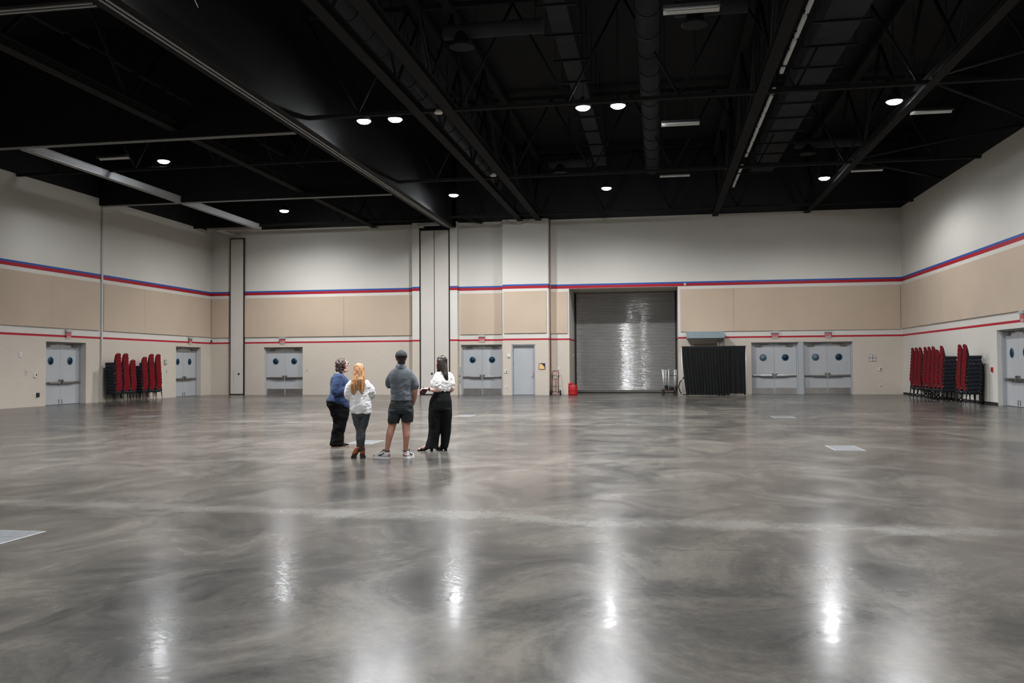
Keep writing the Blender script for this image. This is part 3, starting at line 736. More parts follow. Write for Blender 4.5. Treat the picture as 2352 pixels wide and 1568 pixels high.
plate('wall_outlet', 'faint cream plate right of the left back doors', 'outlet', (-19.13, D, 1.39), 0, .08, .15, m='jamb', dot=(0, 0, .03, .03, 'closer'), part='socket')
plate('key_box', 'tall grey metal box on the wall left of the doors behind the dark haired woman', 'key box', (-10.485, D, 1.11), 0, .10, .78, .09, 'grey_steel', dot=(0, -.12, .04, .1, 'black_plastic'), part='lock')
plate('light_switch', 'small white plate high on the left wall at the left picture edge', 'switch', (XL, 30.46, 2.10), PI / 2, .16, .22, .03, dot=(0, 0, .05, .08, 'jamb'), part='toggle')
plate('light_switch', 'narrow switch plate on the left wall, leftmost of two', 'switch', (XL, 30.80, 1.405), PI / 2, .12, .20, .02, m='jamb', dot=(.02, 0, .03, .06, 'closer'), part='toggle')
plate('light_switch', 'white switch plate with dark toggle left of the left wall doors', 'switch', (XL, 31.30, 1.275), PI / 2, .16, .18, .04, dot=(.03, .01, .05, .09, 'black_plastic'), part='toggle')
plate('wall_outlet', 'white outlet low on the left wall beside a black box', 'outlet', (XL, 31.25, .47), PI / 2, .12, .15, dot=(-.01, 0, .04, .04, 'closer'), part='socket')
plate('junction_box', 'small black box low on the left wall beside an outlet', 'junction box', (XL, 31.44, .47), PI / 2, .14, .17, .06, 'black_plastic', dot=(0, 0, .06, .06, 'seal'), part='cap')
plate('fire_strobe', 'grey square alarm strobe on the left wall right of the red chairs', 'alarm strobe', (XL, 40.66, 1.84), PI / 2, .22, .24, .05, 'underside', dot=(0, 0, .09, .09, 'fixture'), part='strobe_lens')
plate('light_switch', 'small white plate on the left wall between the chairs and second doors', 'switch', (XL, 40.8, 1.36), PI / 2, .12, .22, .02, m='jamb', dot=(0, -.02, .03, .08, 'closer'), part='toggle')
plate('alarm_pull', 'red fire alarm pull station on the right wall', 'alarm pull', (XR, 33.67, 1.277), -PI / 2, .12, .17, .05, 'red_plastic', dot=(0, -.01, .07, .05, 'black_plastic'), part='handle')
plate('motion_sensor', 'small white sensor on the red stripe above the shutter corner', 'sensor', (1.40, D, 5.655), 0, .10, .13, .08, dot=(0, -.02, .05, .05, 'closer'), part='sensor_eye')
root = thing('security_camera', 'small black dome camera in the left back corner', 'camera', (-24.82, D, 3.04))
bm = new_bm(); box(bm, -.05, .05, -.03, 0, -.05, .05, .006); obj('mount', bm, 'white_plastic', root)
bm = new_bm(); ell(bm, (0, -.06, 0), (.055, .055, .055)); obj('dome', bm, 'black_plastic', root)
bm = new_bm(); box(bm, -.05, .05, -.04, 0, -.05, .05, .01)
o = tag(obj('door_bell', bm, 'white_plastic'), 'tiny pale button on the recess side wall by the shutter', 'button'); o.location = (HR[0], D + 1.8, 2.06); o.rotation_euler = (0, 0, PI / 2)

root = thing('wall_sign', 'square navy sign with a yellow quarter circle, right of the single door', 'sign', (-5.965, YC, 1.49))
bm = new_bm(); box(bm, -.165, .165, -.02, 0, -.165, .165, .004); obj('backing', bm, 'sign_navy', root)
bm = new_bm(); c0 = bm.verts.new((-.145, -.024, -.14)); arc = [bm.verts.new((-.145 + .28 * math.cos(a), -.024, -.14 + .28 * math.sin(a))) for a in [PI / 2 * i / 16 for i in range(17)]]
for a, b in zip(arc, arc[1:]): bm.faces.new((c0, a, b))
r = bmesh.ops.extrude_face_region(bm, geom=bm.faces[:]); bmesh.ops.translate(bm, verts=[v for v in r['geom'] if isinstance(v, bmesh.types.BMVert)], vec=(0, .004, 0))
obj('quarter_circle', bm, 'sign_yellow', root)
root = thing('wall_sign', 'square of four small framed placards right of the doors at right', 'sign', (10.49, D, 1.80))
for i, (sx, sz) in enumerate(((-1, 1), (1, 1), (-1, -1), (1, -1))):
    bm = new_bm(); box(bm, sx * .083 - .08, sx * .083 + .08, -.02, 0, sz * .083 - .08, sz * .083 + .08, .003); fr = obj('placard', bm, 'closer', root)
    bm = new_bm(); box(bm, sx * .083 - .066, sx * .083 + .066, -.024, -.018, sz * .083 - .066, sz * .083 + .066, .002); obj('face', bm, 'white_plastic', fr)
    bm = new_bm(); box(bm, sx * .083 - .03, sx * .083 + .03, -.0255, -.023, sz * .083 - .012, sz * .083 + .012); obj('mark', bm, 'closer', fr)

# ------------------------------------------------------------------ things along the back wall
root = thing('ventilation_hood', 'blue-grey metal hood box on the wall above the black drape', 'hood', (2.36, D, 0))
w0, w1 = -.92, .93; dp = .85
bm = new_bm(); box(bm, w0, w1, -dp, -.004, 2.855, 3.185, .01); obj('fascia_box', bm, 'blue_grey', root)
bm = new_bm()
top = [(w0, -dp, 2.853), (w1, -dp, 2.853), (w1, -.004, 2.853), (w0, -.004, 2.853)]; bot = [(w0 + .20, -.30, 2.58), (w1 - .20, -.30, 2.58), (w1 - .20, -.004, 2.58), (w0 + .20, -.004, 2.58)]
tv = [bm.verts.new(p) for p in top]; bv = [bm.verts.new(p) for p in bot]
for i in range(4): bm.faces.new((tv[i], tv[(i + 1) % 4], bv[(i + 1) % 4], bv[i]))
bm.faces.new(bv); bm.faces.new(list(reversed(tv))); obj('underside', bm, 'underside', root)
for x, r in ((.63, .055), (.81, .035), (1.0 - .1, .045)):
    bm = new_bm(); tube(bm, [(x, -.62, 2.86), (x, -.62, .003)], r, 10); obj('conduit', bm, 'closer', root)

root = thing('pipe_and_drape', 'black drape hung on white uprights left of the doors at right', 'drape', (2.7, 43.55, 0))
zt = 2.41
for x, b in ((-1.54, 0), (1.52, 0)):
    bm = new_bm(); tube(bm, [(x, 0, .01), (x, 0, zt + .03)], .026, 10); obj('upright', bm, 'white_pole', root)
    bm = new_bm(); box(bm, x - .22, x + .22, -.2, .2, .001, .012, .003); obj('base_plate', bm, 'underside', root)
bm = new_bm(); tube(bm, [(-1.57, 0, zt), (1.55, 0, zt)], .03, 10); obj('crossbar', bm, 'drape', root)
def cloth(x0t, x1t, x0b, x1b, zb0, zb1, folds, y0, amp0):
    bm = new_bm(); nx, nz = 150, 26; g = []
    for j in range(nz + 1):
        f = j / nz; row = []
        for i in range(nx + 1):
            s = i / nx
            e = f ** 1.6
            x = (x0t + (x1t - x0t) * s) * (1 - e) + (x0b + (x1b - x0b) * s) * e
            zb = zb0 + (zb1 - zb0) * s
            z = (zt + .015) + (zb - zt - .015) * f
            am = amp0 * (.25 + .75 * f)
            y = y0 + am * math.sin(2 * PI * (s * folds + .25 * noise.noise(Vector((s * 7, f * 1.2, y0 * 9))))) + .03 * noise.noise(Vector((s * 12, f * 2, 5)))
            if j < 2: y = y0 + (y - y0) * .5
            row.append(bm.verts.new((x, y, z)))
        g.append(row)
    for a, b in zip(g, g[1:]):
        for i in range(nx):
            f = bm.faces.new((a[i], a[i + 1], b[i + 1], b[i])); f.smooth = True
    r = bmesh.ops.solidify(bm, geom=bm.faces[:], thickness=.006)
    return bm
obj('drape_panel', cloth(-1.54, .74, -1.36, .74, .035, .03, 15, -.06, .05), 'drape', root)
obj('drape_panel', cloth(.72, 1.52, .73, 1.50, .09, .085, 3, -.03, .03), 'drape', root)
bm = new_bm(); tube(bm, [(1.29, 43.7, .95), (1.22, 43.72, .85), (1.05, 43.74, .66), (.99, 43.75, .42), (1.06, 43.76, .18), (1.18, 43.77, .04), (1.45, 43.8, .035)], .030, 8)
tag(obj('coiled_cable', bm, 'rubber'), 'thick black cable bowing out left of the drape', 'cable')
bm = new_bm(); tube(bm, [(4.20, 44.2, 1.0), (4.25, 44.4, .02)], .05, 8); 
tag(obj('leaning_tube', bm, 'drape'), 'dark rolled cloth leaning behind the right drape upright', 'cloth roll')

# platform cart with white poles
root = thing('platform_cart', 'red platform cart with upright white poles by the shutter', 'cart', (.53, 44.45, 0))
bm = new_bm(); box(bm, -.40, .36, -.30, .30, .225, .27, .008); obj('deck', bm, 'truck_red', root)
bm = new_bm(); box(bm, -.43, .39, -.33, .33, .255, .285, .006); obj('deck_rim', bm, 'rubber', root)
for x, y in ((-.30, -.22), (-.28, .2), (.26, -.22), (.27, .2)):
    bm = new_bm(); tube(bm, [(x, y - .025, .09), (x, y + .025, .09)], .088, 16); box(bm, x - .03, x + .03, y - .045, y + .045, .14, .226, .004); obj('caster', bm, 'rubber', root)
bm = new_bm(); tube(bm, [(.38, -.28, .27), (.40, -.28, .92), (.36, -.28, .98), (.1, -.1, 1.0), (-.2, .2, 1.02), (-.25, .26, .98), (-.25, .26, .27)], .02, 8); obj('handle', bm, 'rubber', root)
for i, (xb, yb, xt, lb) in enumerate(((-.24, -.2, -.34, 'leftmost leaning white pole on the cart'), (-.24, .0, -.26, 'second white pole from the left on the cart'), (-.16, .1, -.15, 'third white pole on the cart, standing towards the back'), (-.015, -.22, -.02, 'white pole at the front middle of the cart'), (.27, -.2, .27, 'wider white pole at the right of the cart'), (.34, .05, .36, 'white pole nearest the cart handle'))):
    bm = new_bm(); tube(bm, [(.53 + xb, 44.45 + yb, .288), (.53 + xt, 44.45 + yb, 1.30 - .01 * (i % 3))], .03 if i == 4 else .024, 10)
    tag(obj('drape_pole', bm, 'white_pole'), lb, 'pole', 'white poles on the cart')
bm = new_bm()
for k in range(14): ell(bm, (.55 + random.uniform(-.18, .24), 44.42 + random.uniform(-.12, .12), .36 + random.uniform(-.03, .11)), (random.uniform(.08, .14), .09, random.uniform(.05, .09)), 10, 7)
tag(obj('cloth_bundle', bm, 'drape'), 'heap of black cloth lying on the red cart', 'cloth bundle')

# hand truck
root = thing('hand_truck', 'red two-wheeled hand truck leaning by the wide pier', 'hand truck', (-5.31, 44.75, 0))
Y0 = .12; lean = .16
def hp(x, z): return (x, Y0 + lean * (z / 1.25), z)
bm = new_bm(); tube(bm, [hp(-.165, .06), hp(-.165, 1.16), hp(-.145, 1.22), hp(-.10, 1.25), hp(.10, 1.25), hp(.145, 1.22), hp(.165, 1.16), hp(.165, .06)], .02, 8); obj('frame', bm, 'truck_red', root)
bm = new_bm()
for z in (.16, .42, .82): tube(bm, [hp(-.165, z), hp(.165, z)], .013, 8)
tube(bm, [hp(0, .16), hp(0, .82)], .011, 8)
tube(bm, [hp(-.165, .42), (-.165, Y0 + .25, .12)], .012, 6); tube(bm, [hp(.165, .42), (.165, Y0 + .25, .12)], .012, 6); obj('crossbar', bm, 'rubber', root)
bm = new_bm(); box(bm, -.2, .2, -.16, .10, .004, .018, .003); obj('toe_plate', bm, 'truck_red', root)
for s in (-1, 1):
    bm = new_bm(); tube(bm, [(s * .215, .26, .125), (s * .285, .26, .125)], .122, 20); wh = obj('wheel', bm, 'rubber', root)
    bm = new_bm(); tube(bm, [(s * .20, .26, .125), (s * .295, .26, .125)], .035, 12); obj('hub', bm, 'chrome', wh)
    bm = new_bm(); tube(bm, [hp(s * .165, .90), hp(s * .165, 1.0)], .03, 8); obj('grip', bm, 'rubber', root)

# red drum
root = thing('plastic_drum', 'red plastic drum with a crumpled top beside the shutter', 'drum', (-4.33, 44.2, 0))
bm = new_bm(); lathe(bm, [(.215, .003), (.235, .02), (.238, .12), (.232, .14), (.238, .16), (.238, .50), (.225, .525), (.20, .53), (.001, .535)], n=32); obj('drum_body', bm, 'red_plastic', root)
bm = new_bm()
for (x, y, z, a) in ((-.12, -.05, .58, .09), (-.05, -.02, .62, .07), (-.16, .02, .56, .07), (-.09, .04, .65, .05)): ell(bm, (x, y, z), (a, a * .9, a * .75), 12, 8)
obj('bag_top', bm, 'red_plastic', root)

# floor boxes
def floor_box(x, y, label, w=.56, l=.78, rz=0.):
    root = thing('floor_box', label, 'floor box', (x, y, 0), rz, 'metal floor boxes')
    bm = new_bm(); box(bm, -w / 2, w / 2, -l / 2, l / 2, .0006, .004, .001); obj('frame', bm, 'alu', root)
    for s in (-1, 1):
        bm = new_bm(); a, b = sorted((s * .006, s * (l / 2 - .015))); box(bm, -w / 2 + .015, w / 2 - .015, a, b, .003, .006, .001); obj('cover_plate', bm, 'box_lid', root)
floor_box(-6.02, 6.98, 'large metal floor box cover cut by the left picture edge', .72, .60)
floor_box(3.30, 16.4, 'metal floor box cover in the right foreground floor', .52, .95)
floor_box(3.52, 25.8, 'metal floor box cover in front of the doors at right, farther back', .6, 1.0)
floor_box(-5.86, 26.0, 'metal floor box cover right of the dark haired woman', .52, 1.0)
floor_box(-5.86, 16.75, 'metal floor box cover behind the blonde woman\'s boots', .55, .85)
floor_box(-5.95, 36.4, 'metal floor box cover in front of the single door', .5, .9)
floor_box(-15.98, 25.1, 'metal floor box cover on the left floor before the red chairs', .55, .9)
floor_box(-15.98, 35.85, 'metal floor box cover before the left back doors', .55, .9)

# ------------------------------------------------------------------ stacked banquet chairs
def chair_proto():
    t = thing('banquet_chair', 'banquet chair', 'chair')
    bm = new_bm(); box(bm, -.225, .245, -.226, .226, .386, .496, .036); obj('seat', bm, 'chair_navy', t)
    for f in t.children[0].data.polygons: f.use_smooth = True
    # backrest: rounded shield with a hand slot near the top, leaning back
    def bx_(s): return -.205 - .095 * s            # x along the lean, s = 0 bottom .. 1 top
    z0, z1 = .505, .92
    out = []
    for i in range(9):
        a = PI * i / 8
        out.append((.205 * math.cos(a) if True else 0, .80 + .12 * math.sin(a) ** .8))
    pts = [(-.185, z0), (-.19, .60)] + [(-.207, .72)] + [(p[0], p[1]) for p in reversed(out)] + [(.207, .72), (.19, .60), (.185, z0)]
    slot = [(.05 * math.cos(2 * PI * i / 10), .882 + .013 * math.sin(2 * PI * i / 10)) for i in range(10)]
    bm = new_bm()
    def P(y, z): return (bx_((z - z0) / (z1 - z0)), y, z)
    es = []
    for loop in (pts, slot):
        vs = [bm.verts.new(P(*q)) for q in loop]
        es += [bm.edges.new((vs[i], vs[(i + 1) % len(vs)])) for i in range(len(vs))]
    bmesh.ops.triangle_fill(bm, use_beauty=True, edges=es)
    bmesh.ops.recalc_face_normals(bm, faces=bm.faces)
    r = bmesh.ops.extrude_face_region(bm, geom=bm.faces[:])
    bmesh.ops.translate(bm, verts=[v for v in r['geom'] if isinstance(v, bmesh.types.BMVert)], vec=(.024, 0, .005))
    b = obj('backrest', bm, 'chair_red', t)
    bm = new_bm(); tube(bm, [(P(y, z)[0] + .012, y, z + .002) for y, z in pts], .010, 6); obj('piping', bm, 'chair_frame', b)
    for s in (-1, 1):
        bm = new_bm(); tube(bm, [(-.20, s * .222, .43), (-.215, s * .212, .52), (-.235, s * .214, .66)], .011, 6); obj('back_upright', bm, 'chair_frame', t)
    bm = new_bm(); tube(bm, [(.2, -.222, .42), (.2, .222, .42), (-.2, .222, .42), (-.2, -.222, .42), (.2, -.222, .42)], .011, 6); tube(bm, [(0, -.222, .30), (0, .222, .30)], .007, 5); box(bm, -.19, .21, -.195, .195, .356, .392, .006); obj('seat_frame', bm, 'chair_frame', t)
    for sx, sy in ((1, -1), (1, 1), (-1, -1), (-1, 1)):
        bm = new_bm(); x0 = sx * .2; x1 = .225 if sx > 0 else -.275
        tube(bm, [(x0, sy * .222, .42), (x0 + (x1 - x0) * .25, sy * .226, .30), (x1, sy * .236, .012)], .012, 7)
        lathe(bm, [(.016, 0.001), (.016, .016), (.011, .02)], x1, sy * .236, 8, mi=1)
        ell(bm, (x0 + (x1 - x0) * .1 - .0, sy * .236, .36), (.009, .006, .009), 6, 4, mi=1)
        obj('leg', bm, ['chair_frame', 'chrome'], t)
    return t
CH = [chair_proto(), False]
ORD = ['bottom', 'second from the floor', 'third from the floor', 'fourth from the floor', 'fifth from the floor', 'sixth from the floor', 'seventh from the floor', 'eighth from the floor', 'ninth from the floor', 'tenth from the floor']
def stack(x, y, rz, n, where, group):
    for k in range(n):
        if not CH[1]: o = CH[0]; CH[1] = True
        else: o = copy_tree(CH[0])
        jit = (random.random() - .5) * .014
        o.location = (x + math.cos(rz) * .010 * k, y + math.sin(rz) * .010 * k + jit, .144 * k)
        o.rotation_euler = (0, 0, rz + (random.random() - .5) * .03)
        od = 'topmost' if k == n - 1 else ORD[k]
        o['label'] = 'red-backed navy chair, %s of the %s' % (od, where); o['group'] = group
NTH = ['first', 'second', 'third', 'fourth', 'fifth', 'sixth', 'seventh', 'eighth', 'ninth', 'tenth']
for i, (y, n) in enumerate(((35.74, 10), (36.31, 10), (36.83, 8), (37.78, 9), (38.35, 10), (38.93, 10))):
    stack(-24.40, y, PI, n, '%s stack from the left wall pole' % NTH[i], 'stacked chairs along the left wall')
for i, (y, n) in enumerate(((41.05, 10), (40.48, 10), (39.92, 10), (39.2, 10), (38.66, 10), (38.10, 10), (37.56, 9), (37.03, 10), (34.93, 10), (34.38, 10))):
    stack(11.40, y, 0, n, '%s stack from the right back corner' % NTH[i], 'stacked chairs along the right wall')
bm = new_bm(); box(bm, 11.80, 11.88, 34.52, 34.60, .002, 1.55, .01); box(bm, 11.72, 11.885, 34.52, 34.60, .002, .06, .006)  # thin dark upright with a short foot against the right wall
tag(obj('dark_upright', bm, 'chair_frame'), 'dark upright board against the right wall behind the nearest chairs', 'chair dolly')

# ------------------------------------------------------------------ people
def strand_mat(name, dark, light, sc=(70, 70, 4), rough=.45):
    m = bpy.data.materials.new(name); t, n, l = nt(m); b = n['Principled BSDF']; b.inputs['Roughness'].default_value = rough
    tc = n.new('ShaderNodeTexCoord'); mp = n.new('ShaderNodeMapping'); mp.inputs['Scale'].default_value = sc; l.new(tc.outputs['Object'], mp.inputs[0])
    no = n.new('ShaderNodeTexNoise'); no.inputs['Scale'].default_value = 1; no.inputs['Detail'].default_value = 3; l.new(mp.outputs[0], no.inputs['Vector'])
    r = n.new('ShaderNodeValToRGB'); r.color_ramp.elements[0].position = .36; r.color_ramp.elements[1].position = .66
    r.color_ramp.elements[0].color = (*dark, 1); r.color_ramp.elements[1].color = (*light, 1)
    l.new(no.outputs['Fac'], r.inputs['Fac']); l.new(r.outputs['Color'], b.inputs['Base Color'])
    bp = n.new('ShaderNodeBump'); bp.inputs['Strength'].default_value = .35; bp.inputs['Distance'].default_value = .006; l.new(no.outputs['Fac'], bp.inputs['Height']); l.new(bp.outputs['Normal'], b.inputs['Normal'])
    return m
def speck_mat(name, base, dot, sc, lo, hi):
    m = bpy.data.materials.new(name); t, n, l = nt(m); b = n['Principled BSDF']; b.inputs['Roughness'].default_value = .8
    tc = n.new('ShaderNodeTexCoord'); v = n.new('ShaderNodeTexVoronoi'); v.inputs['Scale'].default_value = sc; l.new(tc.outputs['Object'], v.inputs['Vector'])
    r = n.new('ShaderNodeMapRange'); r.inputs[1].default_value = lo; r.inputs[2].default_value = hi; l.new(v.outputs['Distance'], r.inputs[0])
    mx = n.new('ShaderNodeMix'); mx.data_type = 'RGBA'; mx.inputs[6].default_value = (*dot, 1); mx.inputs[7].default_value = (*base, 1); l.new(r.outputs[0], mx.inputs[0]); l.new(mx.outputs[2], b.inputs['Base Color'])
    return m
M['skin_pale'] = mat('pale_skin', (.60, .36, .30), .5, var=.05, scale=25)
M['skin_mid'] = mat('fair_skin', (.50, .27, .195), .5, var=.06, scale=25)
M['skin_tan'] = mat('tanned_skin', (.40, .195, .135), .5, var=.08, scale=14)
M['lip'] = mat('lip_colour', (.50, .24, .215), .5, var=.05)
M['eye_white'] = mat('eye_white', (.75, .72, .70), .2, var=.02)
M['iris'] = mat('eye_iris', (.03, .02, .015), .2, var=.1)
M['sweater_blue'] = mat('blue_knit', (.0075, .026, .085), .85, var=.12, scale=30, bump=.2, bscale=160, sheen=.1)
M['undershirt'] = mat('white_undershirt', (.62, .61, .60), .8, var=.03)
M['trousers_black'] = mat('black_trousers', (.004, .004, .0045), .9, var=.2, scale=9, spec=.1)
M['sole_tan'] = mat('tan_sole', (.33, .24, .18), .6, var=.1)
M['shoe_black'] = mat('black_shoe', (.007, .007, .0075), .8, var=.2, spec=.15)
M['sweat_white'] = mat('white_sweatshirt', (.66, .665, .66), .85, var=.03, scale=20, bump=.15, bscale=120)
M['jeans_dark'] = mat('washed_black_denim', (.032, .035, .041), .8, var=.3, scale=7)
M['boot'] = mat('cognac_leather', (.30, .085, .030), .5, var=.2, scale=18)
M['boot_heel'] = mat('dark_boot_heel', (.018, .014, .013), .5, var=.15)
M['polo'] = mat('slate_polo', (.082, .094, .109), .8, var=.08, scale=12, bump=.1, bscale=150)
M['shorts'] = mat('charcoal_shorts', (.0065, .0095, .0105), .85, var=.15, scale=8)
M['cap'] = mat('charcoal_cap', (.011, .016, .0185), .8, var=.12, scale=25)
M['sneaker'] = mat('grey_white_sneaker', (.58, .57, .57), .55, var=.10, scale=16)
M['sneaker_pink'] = mat('mauve_heel_panel', (.36, .22, .23), .55, var=.1)
M['sneaker_sole'] = mat('white_sneaker_sole', (.68, .68, .67), .5, var=.03)
M['blouse'] = speck_mat('white_speckled_blouse', (.70, .69, .67), (.22, .22, .24), 85, .14, .26)
M['pants_wide'] = mat('black_wide_trousers', (.004, .0045, .005), .75, var=.2, scale=6, spec=.15)
M['wallet'] = mat('dark_wine_case', (.05, .008, .012), .4, var=.15)
M['hair_brown'] = strand_mat('brown_curly_hair', (.022, .012, .008), (.105, .060, .042), (45, 45, 45), .5)
M['hair_blonde'] = strand_mat('strawberry_blonde_hair', (.19, .062, .018), (.60, .33, .135), (62, 62, 3.2), .42)
M['hair_dark'] = strand_mat('dark_brown_hair', (.008, .005, .004), (.030, .018, .013), (70, 70, 4), .42)
M['hair_black'] = strand_mat('black_short_hair', (.006, .005, .005), (.018, .014, .012), (90, 90, 60), .5)

def fuse(name, bm, m, parent, vox=.008, sm=4, fn=None, mid=None):
    """joins overlapping shapes into one continuous skin"""
    bmesh.ops.recalc_face_normals(bm, faces=bm.faces)
    me = bpy.data.meshes.new('tmp'); bm.to_mesh(me); bm.free()
    o = bpy.data.objects.new('tmp', me); COL.objects.link(o)
    r = o.modifiers.new('r', 'REMESH'); r.mode = 'VOXEL'; r.voxel_size = vox
    if sm:
        s = o.modifiers.new('s', 'SMOOTH'); s.iterations = sm; s.factor = .5
    dg = bpy.context.evaluated_depsgraph_get(); dg.update()
    res = bpy.data.meshes.new_from_object(o.evaluated_get(dg))
    bpy.data.objects.remove(o); bpy.data.meshes.remove(me)
    res.name = name
    if fn:
        ns = [v.normal.copy() for v in res.vertices]
        for v, nn in zip(res.vertices, ns): v.co = fn(v.co.copy(), nn)
    for p_ in res.polygons: p_.use_smooth = True
    res.materials.clear()
    ms = m if isinstance(m, (list, tuple)) else [m]
    for x in ms: res.materials.append(M[x])
    if mid:
        for p_ in res.polygons: p_.material_index = mid(p_.center)
    q = bpy.data.objects.new(name, res); COL.objects.link(q)
    if parent is not None: q.parent = parent
    return q

def limb(bm, pts, n=16):
    """tapered limb through (x, y, z, r) joints, finely interpolated, rounded at its ends"""
    P = [Vector(p[:3]) for p in pts]; R = [p[3] for p in pts]; Q = []; RR = []
    for i in range(len(P) - 1):
        p0 = P[max(i - 1, 0)]; p1 = P[i]; p2 = P[i + 1]; p3 = P[min(i + 2, len(P) - 1)]
        for k in range(5):
            t = k / 5
            Q.append(.5 * ((2 * p1) + (p2 - p0) * t + (2 * p0 - 5 * p1 + 4 * p2 - p3) * t * t + (3 * p1 - p0 - 3 * p2 + p3) * t ** 3))
            s = t * t * (3 - 2 * t); RR.append(R[i] * (1 - s) + R[i + 1] * s)
    Q.append(P[-1]); RR.append(R[-1])
    tube(bm, Q, RR, n)
    ell(bm, P[0], (R[0],) * 3, 12, 8); ell(bm, P[-1], (R[-1],) * 3, 12, 8)

def rot(yaw, pitch=0., roll=0.): return Matrix.Rotation(yaw, 3, 'Z') @ Matrix.Rotation(-pitch, 3, 'Y') @ Matrix.Rotation(roll, 3, 'X')

def head(bm, c, R, s=1.0):
    """head facing +x before rotation: skull, jaw, chin, brow, nose, lips, ears"""
    c = Vector(c)
    def e(p, r): ell(bm, c + R @ (Vector(p) * s), tuple(a * s for a in r), 16, 12, R)
    e((-.012, 0, .030), (.100, .077, .092)); e((.030, 0, -.010), (.062, .066, .085)); e((.030, 0, -.055), (.058, .056, .060)); e((.072, 0, -.098), (.022, .028, .020))
    e((.082, 0, .030), (.018, .056, .013)); e((.094, 0, .000), (.014, .010, .032)); e((.105, 0, -.020), (.017, .015, .012)); e((.098, .012, -.026), (.010, .009, .008)); e((.098, -.012, -.026), (.010, .009, .008))
    e((.090, 0, -.056), (.012, .024, .007)); e((.088, 0, -.069), (.012, .021, .008)); e((.066, .034, -.015), (.026, .024, .022)); e((.066, -.034, -.015), (.026, .024, .022))
    for sy in (-1, 1):
        e((-.008, sy * .079, -.008), (.020, .010, .033)); e((-.002, sy * .080, -.034), (.010, .008, .011))

def face_parts(root, c, R, s=1.0):
    c = Vector(c)
    for sy in (-1, 1):
        bm = new_bm(); ell(bm, c + R @ Vector((.079 * s, sy * .031 * s, .008 * s)), (.0125 * s,) * 3, 12, 8, R); ell(bm, c + R @ Vector((.0885 * s, sy * .031 * s, .008 * s)), (.005 * s, .007 * s, .007 * s), 10, 6, R, 1)
        obj('eye', bm, ['eye_white', 'iris'], root)
    bm = new_bm(); ell(bm, c + R @ Vector((.0965 * s, 0, -.0565 * s)), (.008 * s, .022 * s, .0055 * s), 12, 6, R); ell(bm, c + R @ Vector((.0945 * s, 0, -.0685 * s)), (.008 * s, .019 * s, .0065 * s), 12, 6, R)
    obj('lips', bm, 'lip', root)

def hand(bm, w, d, nrm, thumb, curl=.35, L=.185, spread=.10):
    """w wrist, d finger direction, nrm palm normal, thumb +1/-1 side: palm, four unequal fingers of three bones, thumb off the side"""
    w, d = Vector(w), Vector(d).normalized(); nrm = (Vector(nrm) - d * Vector(nrm).dot(d)).normalized(); ac = d.cross(nrm) * thumb
    Rm = Matrix((d, ac, nrm)).transposed()
    ell(bm, w + d * L * .28, (L * .30, L * .22, L * .085), 16, 10, Rm); ell(bm, w + d * L * .40, (L * .17, L * .225, L * .075), 16, 10, Rm)
    ell(bm, w + d * L * .2 + ac * L * .13 + nrm * L * .05, (L * .18, L * .09, L * .08), 12, 8, Rm)
    for i, (off, ln, cu) in enumerate(((.165, .40, .9), (.055, .45, 1.), (-.055, .42, 1.05), (-.160, .34, 1.15))):
        p = w + d * L * .50 + ac * L * off; dd = (d + ac * spread * off * 6).normalized(); pts = [(*(p - dd * .015), .0105)]; pts.append((*p, .0100))
        for k, f in enumerate((.46, .31, .23)):
            dd = (dd * math.cos(curl * cu * (.8 + .25 * k)) + nrm * math.sin(curl * cu * (.8 + .25 * k))).normalized()
            p = p + dd * L * ln * f; pts.append((*p, .0095 - .0008 * k))
        limb(bm, pts, 10)
    p = w + d * L * .14 + ac * L * .17; dd = (d * .72 + ac * .62 + nrm * .25).normalized(); q = p + dd * L * .24; d2 = (dd * .8 + d * .4 + nrm * curl).normalized()
    limb(bm, [(*p, .0135), (*q, .0115), (*(q + d2 * L * .17), .0095)], 10)

